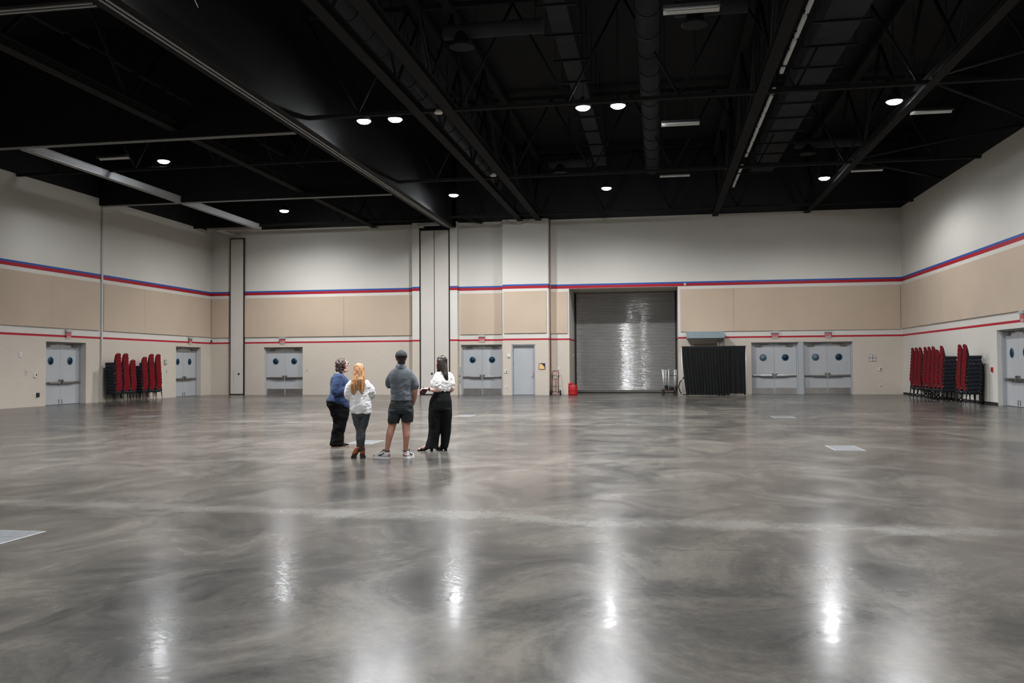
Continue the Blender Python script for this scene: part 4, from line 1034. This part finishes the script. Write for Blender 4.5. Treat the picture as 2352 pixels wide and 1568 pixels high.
def shoe(root, heel, ang, L, W, up_m, sole_m, name='shoe', sole=.03, h=.085, lift=0., toe_open=False, extra=None):
    """shoe with the heel at `heel`, toe pointing along ang; upper and sole"""
    hx, hy = heel; c, s = math.cos(ang), math.sin(ang)
    def P(a, b, z): return (hx + c * a * L - s * b * W, hy + s * a * L + c * b * W, z)
    prof = [(0.0, .30, .95), (.04, .40, 1.0), (.15, .46, 1.0), (.32, .44, .98), (.48, .46, .82), (.62, .50, .62), (.78, .50, .50), (.90, .42, .44), (.97, .26, .36), (1.0, .10, .28)]
    bm = new_bm(); rings = []
    for a, wd, hh in prof:
        z0 = sole + lift * max(0, 1 - a / .62) * .999
        rings.append([bm.verts.new(P(a, wd * math.cos(t) * (1 if t in (0, PI) else 1), z0 + hh * h * (max(0, math.sin(t)) ** .7))) for t in [PI * k / 10 for k in range(11)]])
    for x, y in zip(rings, rings[1:]):
        for k in range(10):
            f = bm.faces.new((x[k], x[k + 1], y[k + 1], y[k])); f.smooth = True
        bm.faces.new((x[0], y[0], y[10], x[10]))
    bm.faces.new(rings[0]); bm.faces.new(list(reversed(rings[-1])))
    sh = obj(name, bm, up_m, root)
    bm = new_bm(); lo = []; hi = []
    outline = [(a, wd * 1.08) for a, wd, _ in prof] ; outline = outline + [(a, -wd) for a, wd in reversed(outline)]
    for a, b in outline:
        a2 = a * 1.03 - .015; zz = lift * max(0, 1 - a / .62)
        lo.append(bm.verts.new(P(a2, b, .002 + zz))); hi.append(bm.verts.new(P(a2, b, sole + zz + .006)))
    n_ = len(lo)
    for i in range(n_): bm.faces.new((lo[i], lo[(i + 1) % n_], hi[(i + 1) % n_], hi[i]))
    m_ = n_ // 2
    for i in range(m_ - 1):
        bm.faces.new((hi[i], hi[i + 1], hi[n_ - 2 - i], hi[n_ - 1 - i])); bm.faces.new((lo[i + 1], lo[i], lo[n_ - 1 - i], lo[n_ - 2 - i]))
    obj('sole', bm, sole_m, sh)
    if lift > 0:
        bm = new_bm(); r0 = []
        for z, k in ((.001, .82), (lift + sole * .6, 1.)):
            r0.append([bm.verts.new(P(a, b * k, z)) for a, b in ((.0, -.34), (.22, -.38), (.22, .38), (.0, .34))])
        for i in range(4): bm.faces.new((r0[0][i], r0[0][(i + 1) % 4], r0[1][(i + 1) % 4], r0[1][i]))
        bm.faces.new(list(reversed(r0[0]))); bm.faces.new(r0[1]); obj('heel', bm, sole_m, sh)
    return sh, P

def folds(amp, sc, seed, zs=1.0, fine=.35):
    def fn(co, n):
        q = Vector((co.x * sc, co.y * sc, co.z * sc * zs)) + Vector((seed, seed * 1.7, 0))
        d = noise.noise(q) + fine * noise.noise(q * 2.7)
        return co + n * amp * d
    return fn

def person(label, x, y, az):
    return Vector((x, y, 0)), math.radians(az), label

# --- 1: woman in the blue sweater, facing right
def body_of(bm, name_label, loc, az, skin, group='people talking in the middle of the hall'):
    o = fuse('person', bm, skin, None, .0065, 3)
    o.location = loc; o.rotation_euler = (0, 0, math.radians(az))
    return tag(o, name_label, 'person', group)

R1 = rot(math.radians(8), math.radians(13)); hc1 = (.066, .0, 1.555)
bm = new_bm(); head(bm, hc1, R1, 1.0); limb(bm, [(-.01, 0, 1.28, .075), (.015, 0, 1.40, .066), (.045, 0, 1.50, .060)])
ell(bm, (.10, 0, 1.455), (.055, .05, .035))
loft(bm, [(.82, -.02, 0, .18, .17), (1.0, 0, 0, .14, .16), (1.2, .0, 0, .14, .17), (1.33, -.01, 0, .09, .15), (1.37, -.01, 0, .05, .08)])
for s in (-1, 1):
    limb(bm, [(-.02, s * .18, 1.30, .06), (-.075, s * .25, 1.06, .055), (.08, s * .23, 1.085, .045), (.17, s * .19, 1.115, .031)])
    hand(bm, (.175, s * .185, 1.117), (.95, -s * .35, .12), (0, -s * .9, -.4), -s, .4)
    limb(bm, [(-.02, s * .1, .84, .11), (.0, s * .1, .48, .075), (-.05, s * .1, .12, .045), (-.02, s * .1, .06, .04)])
P1 = body_of(bm, 'woman with curly brown hair and glasses in blue sweater and black trousers', (-5.975, 15.647, 0), 20.9, 'skin_pale')
face_parts(P1, hc1, R1)
bm = new_bm()
loft(bm, [(.735, .13, 0, .075, .15), (.78, .10, 0, .115, .20), (.84, .03, 0, .185, .235), (.885, -.015, 0, .235, .255), (.93, -.008, 0, .225, .248), (1.0, .005, 0, .19, .215), (1.06, .012, 0, .188, .205), (1.13, .018, 0, .196, .21), (1.20, .012, 0, .192, .212), (1.27, .0, 0, .176, .208), (1.33, -.012, 0, .142, .19), (1.375, -.02, 0, .10, .14), (1.405, -.018, 0, .072, .085)])
for s in (-1, 1):
    limb(bm, [(-.025, s * .175, 1.315, .092), (-.055, s * .235, 1.18, .088), (-.082, s * .262, 1.055, .078), (.02, s * .245, 1.072, .070), (.115, s * .222, 1.10, .060)])
    limb(bm, [(.115, s * .222, 1.10, .056), (.128, s * .218, 1.104, .058)])
def f1(co, n):
    q = Vector((co.x * 9, co.y * 9, co.z * 16)); d = noise.noise(q) + .4 * noise.noise(q * 2.3)
    # open the neckline into a V at the front
    return co + n * .008 * d
sw = fuse('sweater', bm, ['sweater_blue', 'undershirt'], P1, .0075, 4, f1)
bm = new_bm(); tube(bm, [(-.075, -.05, 1.405), (-.03, -.088, 1.412), (.04, -.082, 1.385), (.10, -.058, 1.325), (.165, -.02, 1.255), (.17, .0, 1.25), (.165, .02, 1.255), (.10, .058, 1.325), (.04, .082, 1.385), (-.03, .088, 1.412), (-.075, .05, 1.405)], .011, 8); obj('undershirt_edge', bm, 'undershirt', P1)
bm = new_bm()
loft(bm, [(.46, .02, 0, .06, .07), (.53, .012, 0, .115, .15), (.60, -.0, 0, .158, .195), (.70, .005, 0, .185, .215), (.80, -.018, 0, .225, .225), (.88, -.022, 0, .228, .225), (.95, -.01, 0, .19, .21), (1.0, 0, 0, .16, .19)])
for s, du in ((-1, 0), (1, .012)):
    loft(bm, [(.05, -.055 + du, s * .105, .128, .088), (.10, -.052 + du, s * .105, .122, .085), (.22, -.045 + du, s * .106, .116, .085), (.36, -.02 + du, s * .107, .122, .09), (.45, .005 + du, s * .108, .122, .096), (.52, .012 + du, s * .108, .135, .10), (.60, .01 + du, s * .108, .152, .105), (.70, .0 + du, s * .105, .178, .11), (.80, -.015, s * .1, .20, .11)])
fuse('trousers', bm, 'trousers_black', P1, .008, 8, folds(.012, 9, 3, 1.6))
shoe(P1, (-.155, -.105), 0.0, .275, .095, 'shoe_black', 'sole_tan', 'shoe', .020, .085)
shoe(P1, (-.10, .11), .10, .275, .095, 'shoe_black', 'sole_tan', 'shoe', .020, .085)
bm = new_bm(); random.seed(11)
C = Vector(hc1)
for i in range(230):
    u = Vector((random.gauss(0, 1), random.gauss(0, 1), random.gauss(0, 1))).normalized()
    p = Vector((u.x * .105 - .026, u.y * .098, u.z * .108 + .022))
    if p.x > .045 and p.z < .082: continue
    if p.x > .012 and p.z < .03 : continue
    if p.z < -.055 and p.x > -.01: continue
    r = random.uniform(.014, .026)
    ell(bm, C + R1 @ p, (r, r, r * random.uniform(.8, 1.2)), 8, 6)
for i in range(70):
    a = random.uniform(PI * .58, PI * 1.42); z = random.uniform(-.135, -.02); rr = random.uniform(.095, .125)
    r = random.uniform(.014, .023); ell(bm, C + R1 @ Vector((rr * math.cos(a) - .025, rr * math.sin(a) * .92, z)), (r, r, r), 8, 6)
ell(bm, C + R1 @ Vector((-.03, 0, .03)), (.10, .088, .095), 18, 12, R1); ell(bm, C + R1 @ Vector((-.07, 0, -.06)), (.06, .085, .08), 16, 10, R1)
fuse('curly_hair', bm, 'hair_brown', P1, .0065, 1, folds(.007, 55, 2))
bm = new_bm()
for s in (-1, 1):
    tube(bm, [C + R1 @ Vector((.100 + .004 * math.cos(a), s * .033 + .024 * math.cos(a), .006 + .018 * math.sin(a))) for a in [2 * PI * k / 14 for k in range(15)]], .0028, 6, cap=False)
    tube(bm, [C + R1 @ Vector((.098, s * .057, .012)), C + R1 @ Vector((.06, s * .078, .014)), C + R1 @ Vector((-.01, s * .086, .012))], .0028, 6)
tube(bm, [C + R1 @ Vector((.106, -.010, .010)), C + R1 @ Vector((.112, 0, .013)), C + R1 @ Vector((.106, .010, .010))], .0026, 6); obj('glasses', bm, 'black_plastic', P1)

# --- 2: blonde woman seen from behind
R2 = rot(math.radians(80), math.radians(4)); hc2 = (.012, .012, 1.445)
bm = new_bm(); head(bm, hc2, R2, .96); limb(bm, [(.015, 0, 1.20, .065), (.012, -.01, 1.29, .052), (.012, 0, 1.37, .050)])
loft(bm, [(.78, .04, 0, .11, .08), (.95, .03, 0, .12, .09), (1.15, .025, 0, .13, .10), (1.25, .02, 0, .11, .07), (1.29, .015, 0, .06, .05)])
for s, ux in ((-1, -.10), (1, .13)):
    ex = -.145 if s < 0 else .215
    limb(bm, [(ux, 0, 1.20, .042), (ex, .02, 1.05, .040), (.03 + s * .09, .20, 1.08, .036), (.03 + s * .035, .25, 1.11, .027)])
    hand(bm, (.03 + s * .035, .25, 1.11), (-s * .6, .55, .35), (0, -.6, .5), s, .5, .17)
for s, xs_ in ((-1, (-.02, .014, .010, -.004)), (1, (.115, .064, .060, .064))):
    limb(bm, [(xs_[0], 0, .80, .055), (xs_[1], .0, .46, .040), (xs_[2], -.012, .30, .036), (xs_[3], .01, .14, .026), (xs_[3] + (-.03 if s < 0 else 0), .035, .07, .026)])
P2 = body_of(bm, 'woman with long strawberry blonde hair and white sweatshirt, seen from behind', (-4.948, 13.815, 0), 19.7, 'skin_pale')
face_parts(P2, hc2, R2, .96)
bm = new_bm()
loft(bm, [(.742, .043, 0, .158, .125), (.755, .042, 0, .166, .132), (.80, .04, 0, .176, .142), (.88, .036, 0, .180, .145), (.97, .033, 0, .174, .135), (1.06, .028, 0, .168, .128), (1.15, .024, 0, .170, .125), (1.22, .02, 0, .170, .118), (1.275, .016, 0, .145, .098), (1.31, .013, 0, .10, .08), (1.335, .012, 0, .066, .062)], p=2.3)
limb(bm, [(-.112, 0, 1.235, .064), (-.148, .01, 1.15, .078), (-.158, .03, 1.045, .074), (-.10, .13, 1.05, .062), (-.03, .215, 1.08, .045)])
limb(bm, [(.140, 0, 1.235, .066), (.184, .0, 1.16, .076), (.205, .02, 1.065, .082), (.15, .13, 1.06, .064), (.08, .215, 1.08, .045)])
def f2(co, n):
    q = Vector((co.x * 8 + co.z * 4, co.y * 8, co.z * 13 - co.x * 7)); d = noise.noise(q) + .45 * noise.noise(q * 2.2)
    k = 1.5 if co.x > .05 else 1.
    return co + n * .011 * d * k
fuse('sweatshirt', bm, 'sweat_white', P2, .0075, 3, f2)
bm = new_bm()
loft(bm, [(.665, .043, 0, .120, .075), (.71, .043, 0, .144, .102), (.76, .044, 0, .152, .115), (.84, .042, 0, .15, .11)])
limb(bm, [(-.032, 0, .74, .084), (-.014, .005, .60, .070), (.016, .008, .47, .058), (.012, -.008, .36, .054), (.010, -.004, .24, .043), (.008, .0, .165, .038), (.004, .005, .13, .036)])
limb(bm, [(.118, -.01, .74, .084), (.100, -.012, .60, .072), (.070, -.022, .47, .056), (.058, -.04, .34, .060), (.058, -.03, .24, .047), (.064, -.02, .165, .040), (.066, -.0, .13, .038)])
fuse('jeans', bm, 'jeans_dark', P2, .006, 4, folds(.004, 14, 6, 2.6))
for xx, yy, an in ((-.058, -.05, 1.68), (.064, -.035, 1.50)):
    sh, _ = shoe(P2, (xx, yy), an, .225, .085, 'boot', 'boot_heel', 'ankle_boot', .016, .085, .055)
    bm = new_bm(); c_, s_ = math.cos(an), math.sin(an)
    loft(bm, [(.06, xx + c_ * .045, yy + s_ * .045, .042, .047), (.12, xx + c_ * .04 + .022 * (1 if xx < 0 else .2), yy + s_ * .04, .042, .047), (.165, xx + c_ * .035 + (.044 if xx < 0 else .004), yy + s_ * .035, .045, .050), (.19, xx + c_ * .035 + (.052 if xx < 0 else .004), yy + s_ * .03, .047, .052)], 20); obj('boot_shaft', bm, 'boot', sh)
bm = new_bm()
loft(bm, [(1.085, .06, -.128, .022, .02), (1.10, .058, -.13, .030, .024), (1.16, .05, -.135, .055, .028), (1.24, .03, -.132, .085, .034), (1.32, .012, -.118, .094, .045)])
loft(bm, [(1.075, -.082, -.13, .020, .02), (1.09, -.082, -.132, .03, .024), (1.16, -.075, -.136, .052, .028), (1.24, -.05, -.132, .075, .034), (1.32, -.01, -.115, .094, .045)])
loft(bm, [(1.15, -.015, -.13, .04, .022), (1.22, -.005, -.130, .095, .034), (1.30, .006, -.115, .108, .052), (1.38, .010, -.07, .103, .07), (1.45, .012, -.03, .096, .092), (1.51, .012, -.004, .088, .102), (1.55, .012, .002, .070, .090), (1.575, .012, .004, .046, .062), (1.585, .012, .004, .02, .03)])
fuse('long_hair', bm, 'hair_blonde', P2, .0065, 3, folds(.007, 34, 4, .12))

# --- 3: man in cap, polo and shorts, seen from behind
R3 = rot(math.radians(100), math.radians(8)); hc3 = (-.002, .02, 1.665)
bm = new_bm(); head(bm, hc3, R3, 1.02); limb(bm, [(.0, 0, 1.42, .085), (.0, .0, 1.52, .066), (-.002, .008, 1.60, .062)])
loft(bm, [(.86, 0, 0, .16, .11), (1.0, 0, 0, .15, .10), (1.2, 0, 0, .15, .11), (1.38, 0, 0, .16, .10), (1.46, 0, 0, .11, .075), (1.5, 0, 0, .06, .05)])
limb(bm, [(.15, 0, 1.38, .052), (.215, -.005, 1.22, .048), (.228, .0, 1.13, .046), (.218, .05, 1.02, .042), (.196, .12, .90, .030)])
hand(bm, (.196, .12, .90), (-.35, .45, -.85), (-.8, .3, .2), -1, .4)
limb(bm, [(-.15, .0, 1.38, .052), (-.19, .09, 1.22, .046), (-.13, .20, 1.32, .044), (-.05, .20, 1.50, .030)])
hand(bm, (-.05, .20, 1.50), (.25, -.1, .95), (.2, -.9, -.1), 1, .9)
limb(bm, [(-.10, 0, .86, .105), (-.135, 0, .66, .082), (-.158, .0, .52, .063), (-.190, -.025, .40, .060), (-.212, -.015, .28, .047), (-.236, .0, .13, .035), (-.24, .0, .07, .036)])
limb(bm, [(.085, 0, .86, .105), (.080, .0, .66, .084), (.078, .0, .52, .065), (.084, -.025, .40, .062), (.078, -.02, .28, .048), (.066, .0, .13, .036), (.066, .0, .07, .036)])
P3 = body_of(bm, 'man in dark cap, grey polo and black shorts, seen from behind', (-4.207, 13.827, 0), 16.9, 'skin_tan')
face_parts(P3, hc3, R3, 1.02)
bm = new_bm()
loft(bm, [(.955, .008, 0, .178, .128), (.97, .008, 0, .184, .134), (1.05, .004, 0, .178, .130), (1.15, -.002, 0, .174, .126), (1.25, -.002, 0, .182, .128), (1.33, -.002, 0, .198, .126), (1.40, -.002, 0, .198, .116), (1.44, -.002, 0, .184, .102), (1.472, -.002, 0, .150, .088), (1.502, -.002, .0, .100, .078), (1.53, -.002, 0, .074, .07)], p=2.35)
limb(bm, [(.148, 0, 1.375, .066), (.195, -.005, 1.30, .072), (.224, -.005, 1.215, .070), (.226, -.004, 1.19, .068)])
limb(bm, [(-.148, .01, 1.375, .066), (-.188, .05, 1.30, .070), (-.200, .09, 1.225, .066), (-.175, .125, 1.235, .062)])
def f3(co, n):
    q = Vector((co.x * 7 + co.z * 5, co.y * 7, co.z * 11 - co.x * 6)); d = noise.noise(q) + .4 * noise.noise(q * 2.3)
    k = .4 + 1.1 * max(0, min(1, (1.42 - co.z) / .3))
    return co + n * .007 * d * k
fuse('polo_shirt', bm, 'polo', P3, .0075, 3, f3)
bm = new_bm(); loft(bm, [(1.498, -.002, .0, .100, .090), (1.525, -.002, .0, .092, .084), (1.562, -.002, .004, .078, .073), (1.555, -.002, .004, .066, .062), (1.52, -.002, 0, .066, .062)], 28, cap=False); obj('collar', bm, 'polo', P3)
bm = new_bm()
loft(bm, [(.74, -.006, 0, .200, .135), (.80, -.004, 0, .208, .145), (.88, .0, 0, .200, .142), (.95, .006, 0, .182, .128), (.985, .006, 0, .174, .12)], p=2.3)
loft(bm, [(.585, -.128, 0, .092, .108), (.62, -.126, 0, .098, .114), (.70, -.112, 0, .108, .125), (.80, -.10, 0, .112, .135)], p=2.3)
loft(bm, [(.60, .100, 0, .088, .108), (.64, .100, 0, .096, .114), (.70, .098, 0, .106, .125), (.80, .095, 0, .112, .135)], p=2.3)
fuse('shorts', bm, 'shorts', P3, .0065, 8, folds(.007, 11, 9, 1.3))
C = Vector(hc3)
bm = new_bm(); ell(bm, C + R3 @ Vector((-.018, 0, .012)), (.100, .082, .100), 18, 12, R3); ell(bm, C + R3 @ Vector((-.055, 0, -.06)), (.050, .066, .055), 16, 10, R3)
fuse('short_hair', bm, 'hair_black', P3, .006, 2, folds(.003, 60, 2))
bm = new_bm(); rings = []
for th in [PI / 2 * k / 8 for k in range(9)]:
    rings.append([bm.verts.new(C + R3 @ Vector((-.014 + .118 * math.cos(th) * math.cos(a), .099 * math.cos(th) * math.sin(a), .034 + (.100 * math.sin(th)) - (.0 if th > 0 else .022) + (.030 * max(0, -math.cos(a)) ** 6 * (1 if th == 0 else 0))))) for a in [2 * PI * k / 28 for k in range(28)]])
for a, b in zip(rings, rings[1:]):
    for k in range(28):
        f = bm.faces.new((a[k], a[(k + 1) % 28], b[(k + 1) % 28], b[k])); f.smooth = True
bmesh.ops.remove_doubles(bm, verts=bm.verts, dist=.0005); bmesh.ops.solidify(bm, geom=bm.faces[:], thickness=.004)
cp = obj('cap', bm, 'cap', P3)
bm = new_bm(); top = []
for k in range(13):
    a = -1.0 + 2.0 * k / 12; top.append((bm.verts.new(C + R3 @ Vector((-.012 + .110 * math.cos(a), .094 * math.sin(a), .034))), bm.verts.new(C + R3 @ Vector((.05 + .125 * math.cos(a * .9), .088 * math.sin(a), .018 - .012 * a * a)))))
for a, b in zip(top, top[1:]): bm.faces.new((a[0], b[0], b[1], a[1]))
bmesh.ops.solidify(bm, geom=bm.faces[:], thickness=.004); obj('cap_visor', bm, 'cap', cp)
bm = new_bm(); ell(bm, C + R3 @ Vector((-.014, 0, .136)), (.008, .008, .005), 10, 6); obj('cap_button', bm, 'cap', cp)
for nm, hp_, an, sgn in (('l', (-.205, -.02), 2.62, 1), ('r', (.062, -.05), 1.12, -1)):
    sh, PP = shoe(P3, hp_, an, .285, .105, 'sneaker', 'sneaker_sole', 'sneaker', .030, .10)
    bm = new_bm(); pr = []
    # curved dark mark on the outer side facing the camera
    for sd in (1, -1):
        path = [(.22, .445, .112), (.34, .47, .080), (.46, .485, .066), (.56, .50, .064), (.60, .505, .078)]
        tube(bm, [PP(a, sd * b * 1.03, z) for a, b, z in path], [.004, .0075, .0105, .009, .004], 8)
    obj('side_mark', bm, 'black_plastic', sh)
    bm = new_bm(); tube(bm, [PP(.02, .30, .125), PP(-.012, 0, .128), PP(.02, -.30, .125)], .010, 8)
    tube(bm, [PP(.02, .38, .132), PP(.18, .42, .142), PP(.34, .33, .15), PP(.36, 0, .152), PP(.34, -.33, .15), PP(.18, -.42, .142), PP(.02, -.38, .132)], .007, 8); obj('ankle_collar', bm, 'black_plastic', sh)
    bm = new_bm(); tube(bm, [PP(.03, .30, .062), PP(.0, 0, .065), PP(.03, -.30, .062)], .024, 10); obj('heel_panel', bm, 'sneaker_pink', sh)
    bm = new_bm()
    for k in range(5): tube(bm, [PP(.40 + .06 * k, .26, .130 - .012 * k), PP(.41 + .06 * k, 0, .136 - .014 * k), PP(.40 + .06 * k, -.26, .130 - .012 * k)], .0045, 6)
    tube(bm, [PP(.90, .42, .060), PP(.985, .2, .056), PP(1.0, 0, .056), PP(.985, -.2, .056), PP(.90, -.42, .060)], .006, 8); obj('laces', bm, 'black_plastic', sh)

# --- 4: dark haired woman, turned away to the left
R4 = rot(math.radians(148), math.radians(6)); hc4 = (.072, .02, 1.60)
bm = new_bm(); head(bm, hc4, R4, .98); limb(bm, [(.10, -.01, 1.33, .066), (.098, -.005, 1.44, .052), (.085, .005, 1.52, .050)])
loft(bm, [(.90, .06, 0, .15, .12), (1.08, .075, 0, .11, .09), (1.2, .085, 0, .13, .10), (1.33, .10, 0, .13, .08), (1.41, .10, 0, .08, .06), (1.44, .10, 0, .055, .05)])
limb(bm, [(.005, -.06, 1.34, .050), (.015, -.10, 1.20, .044), (.040, -.11, 1.108, .040), (-.07, -.10, 1.095, .037), (-.165, -.07, 1.118, .026)])
hand(bm, (-.165, -.07, 1.118), (-.95, .1, .10), (-.1, .15, -.95), -1, .55, .17)
limb(bm, [(.215, .06, 1.34, .050), (.265, .05, 1.18, .043), (.268, .03, 1.105, .038), (.16, .12, 1.05, .034), (.06, .19, 1.08, .026)])
hand(bm, (.06, .19, 1.08), (-.85, .3, .1), (0, -.5, -.8), 1, .5, .17)
for x0, x1, x2 in ((-.02, -.05, -.10), (.14, .13, .10)):
    limb(bm, [(x0 + .02, 0, .90, .10), (x1 + .01, 0, .50, .06), (x2, 0, .12, .036)])
for wx, wy, an in ((-.135, -.01, PI - .30), (.115, .03, PI - .95)):
    c_, s_ = math.cos(an), math.sin(an)
    limb(bm, [(wx, wy, .115, .030), (wx + c_ * .06, wy + s_ * .06, .090, .030), (wx + c_ * .15, wy + s_ * .15, .045, .026), (wx + c_ * .20, wy + s_ * .20, .032, .018)])
    for k in range(5):
        o_ = (-2 + k) * .0145; L_ = .222 - abs(k - 1) * .006; limb(bm, [(wx + c_ * .185 - s_ * o_, wy + s_ * .185 + c_ * o_, .031, .0085), (wx + c_ * L_ - s_ * o_ * 1.1, wy + s_ * L_ + c_ * o_ * 1.1, .026, .0078)], 8)
P4 = body_of(bm, 'woman with long dark hair, white blouse and wide black trousers', (-3.942, 15.178, 0), 14.6, 'skin_pale')
face_parts(P4, hc4, R4, .98)
bm = new_bm()
loft(bm, [(1.055, .078, 0, .142, .115), (1.075, .078, 0, .150, .122), (1.12, .085, 0, .160, .132), (1.20, .092, 0, .162, .135), (1.28, .098, 0, .160, .128), (1.34, .102, 0, .148, .112), (1.39, .102, 0, .112, .088), (1.425, .10, 0, .075, .065)], p=2.2)
ell(bm, (-.045, .05, 1.21), (.085, .08, .085))
limb(bm, [(.012, -.06, 1.355, .064), (-.005, -.085, 1.27, .082), (.005, -.098, 1.18, .082), (.02, -.105, 1.145, .062)])
limb(bm, [(.212, .05, 1.355, .064), (.238, .05, 1.27, .078), (.252, .045, 1.19, .074), (.262, .04, 1.15, .054)])
fuse('blouse', bm, 'blouse', P4, .0070, 3, folds(.010, 13, 5, 1.2))
bm = new_bm()
loft(bm, [(.72, .052, 0, .212, .150), (.80, .054, 0, .208, .152), (.90, .062, 0, .198, .148), (.98, .070, 0, .172, .132), (1.05, .077, 0, .146, .115), (1.085, .078, 0, .142, .112)], p=2.2)
loft(bm, [(.045, -.112, -.02, .122, .10), (.10, -.102, -.02, .118, .10), (.25, -.070, -.02, .104, .105), (.40, -.048, -.01, .112, .115), (.60, -.030, 0, .132, .13), (.76, -.02, 0, .135, .14)], p=2.2)
loft(bm, [(.045, .122, .03, .072, .09), (.12, .130, .03, .076, .095), (.25, .142, .025, .084, .10), (.40, .152, .02, .096, .115), (.60, .160, .01, .105, .13), (.76, .155, 0, .105, .14)], p=2.2)
fuse('wide_trousers', bm, 'pants_wide', P4, .0075, 10, folds(.010, 10, 8, .35))
bm = new_bm(); loft(bm, [(1.058, .077, 0, .150, .122), (1.095, .078, 0, .149, .121)], 36, p=2.2); obj('waistband', bm, 'trousers_black', P4)
for wx, wy, an in ((-.105, -.02, PI - .30), (.145, -.01, PI - .95)):
    c_, s_ = math.cos(an), math.sin(an)
    def Q(a, b, z): return (wx + c_ * a - s_ * b, wy + s_ * a + c_ * b, z)
    bm = new_bm()
    tube(bm, [Q(-.02, 0, .083), Q(.06, 0, .066), Q(.12, 0, .026), Q(.18, 0, .012), Q(.262, 0, .011)], [.022, .024, .022, .012, .010], 10)
    for a in (.02, .06, .10, .14, .18, .22, .25):
        z = .068 if a < .04 else (.05 if a < .08 else (.03 if a < .12 else .012)); tube(bm, [Q(a, -.036, z), Q(a, .036, z)], .011, 6)
    sd = obj('sandal', bm, 'shoe_black', P4)
    bm = new_bm(); box(bm, -.02, .02, -.024, .024, .001, .082, .004); bmesh.ops.rotate(bm, verts=bm.verts, cent=(0, 0, 0), matrix=Matrix.Rotation(an, 3, 'Z')); bmesh.ops.translate(bm, verts=bm.verts, vec=Q(.0, 0, 0)); obj('heel', bm, 'shoe_black', sd)
    bm = new_bm(); tube(bm, [Q(.19, -.042, .016), Q(.185, -.03, .052), Q(.185, .0, .060), Q(.185, .03, .052), Q(.19, .042, .016)], .009, 8); obj('strap', bm, 'shoe_black', sd)
C = Vector(hc4)
bm = new_bm()
ell(bm, C + R4 @ Vector((-.016, 0, .030)), (.104, .085, .098), 20, 14, R4); ell(bm, C + R4 @ Vector((-.06, 0, -.03)), (.06, .082, .10), 16, 10, R4)
loft(bm, [(1.262, .172, -.10, .022, .016), (1.29, .166, -.105, .036, .022), (1.36, .152, -.10, .046, .03), (1.42, .132, -.074, .060, .045), (1.48, .112, -.05, .078, .062), (1.56, .092, -.015, .088, .085), (1.64, .078, .005, .09, .09)])
loft(bm, [(1.40, .015, -.02, .020, .03), (1.46, .022, -.01, .03, .045), (1.56, .03, .0, .045, .06)])
fuse('long_hair', bm, 'hair_dark', P4, .0065, 3, folds(.005, 34, 1, .15))
bm = new_bm(); tube(bm, [(-.146, -.0755 + .033 * math.cos(a), 1.114 + .033 * math.sin(a)) for a in [2 * PI * k / 16 for k in range(17)]], .009, 8, cap=False); box(bm, -.165, -.128, -.125, -.105, 1.10, 1.135, .004); obj('wristwatch', bm, 'black_plastic', P4)
RZ4 = Matrix.Rotation(math.radians(14.6), 3, 'Z')
w_ = RZ4 @ Vector((-.245, -.06, 1.075)) + Vector((-3.942, 15.178, 0))
bm = new_bm(); box(bm, -.05, .05, -.012, .012, -.065, .065, .007)
o = tag(obj('phone_case', bm, 'wallet'), 'dark wine phone case held by the dark haired woman', 'phone'); o.location = w_; o.rotation_euler = (0, math.radians(35), math.radians(14.6))

# ------------------------------------------------------------------ camera, world, render look
cam = bpy.data.cameras.new('camera'); cam.sensor_width = 36; cam.lens = 1983.18 * 36 / 2352; cam.clip_end = 300
co = bpy.data.objects.new('camera', cam); COL.objects.link(co)
yaw, pitch, roll = -.16753, .02835, -.00653
cy, sy, cp_, sp = math.cos(yaw), math.sin(yaw), math.cos(pitch), math.sin(pitch)
fw = Vector((sy * cp_, cy * cp_, sp)); rt = Vector((cy, -sy, 0)); up = rt.cross(fw)
rt2 = rt * math.cos(roll) + up * math.sin(roll); up2 = -rt * math.sin(roll) + up * math.cos(roll)
mw = Matrix((rt2, up2, -fw)).transposed().to_4x4(); mw.translation = Vector((0, 0, CAM_Z)); co.matrix_world = mw
SC.camera = co
w = bpy.data.worlds.new('world'); w.use_nodes = True; SC.world = w
w.node_tree.nodes['Background'].inputs[0].default_value = (0, 0, 0, 1); w.node_tree.nodes['Background'].inputs[1].default_value = 0
SC.view_settings.view_transform = 'Standard'; SC.view_settings.look = 'None'; SC.view_settings.gamma = 1; SC.view_settings.exposure = 0.0
SC.view_settings.use_curve_mapping = False
cy_ = SC.cycles
cy_.use_denoising = True; cy_.max_bounces = 4; cy_.diffuse_bounces = 3; cy_.glossy_bounces = 3; cy_.transmission_bounces = 4; cy_.transparent_max_bounces = 6
cy_.sample_clamp_indirect = 6.0; cy_.caustics_reflective = False; cy_.caustics_refractive = False
cy_.use_light_tree = True
cy_.use_adaptive_sampling = True; cy_.adaptive_threshold = .06
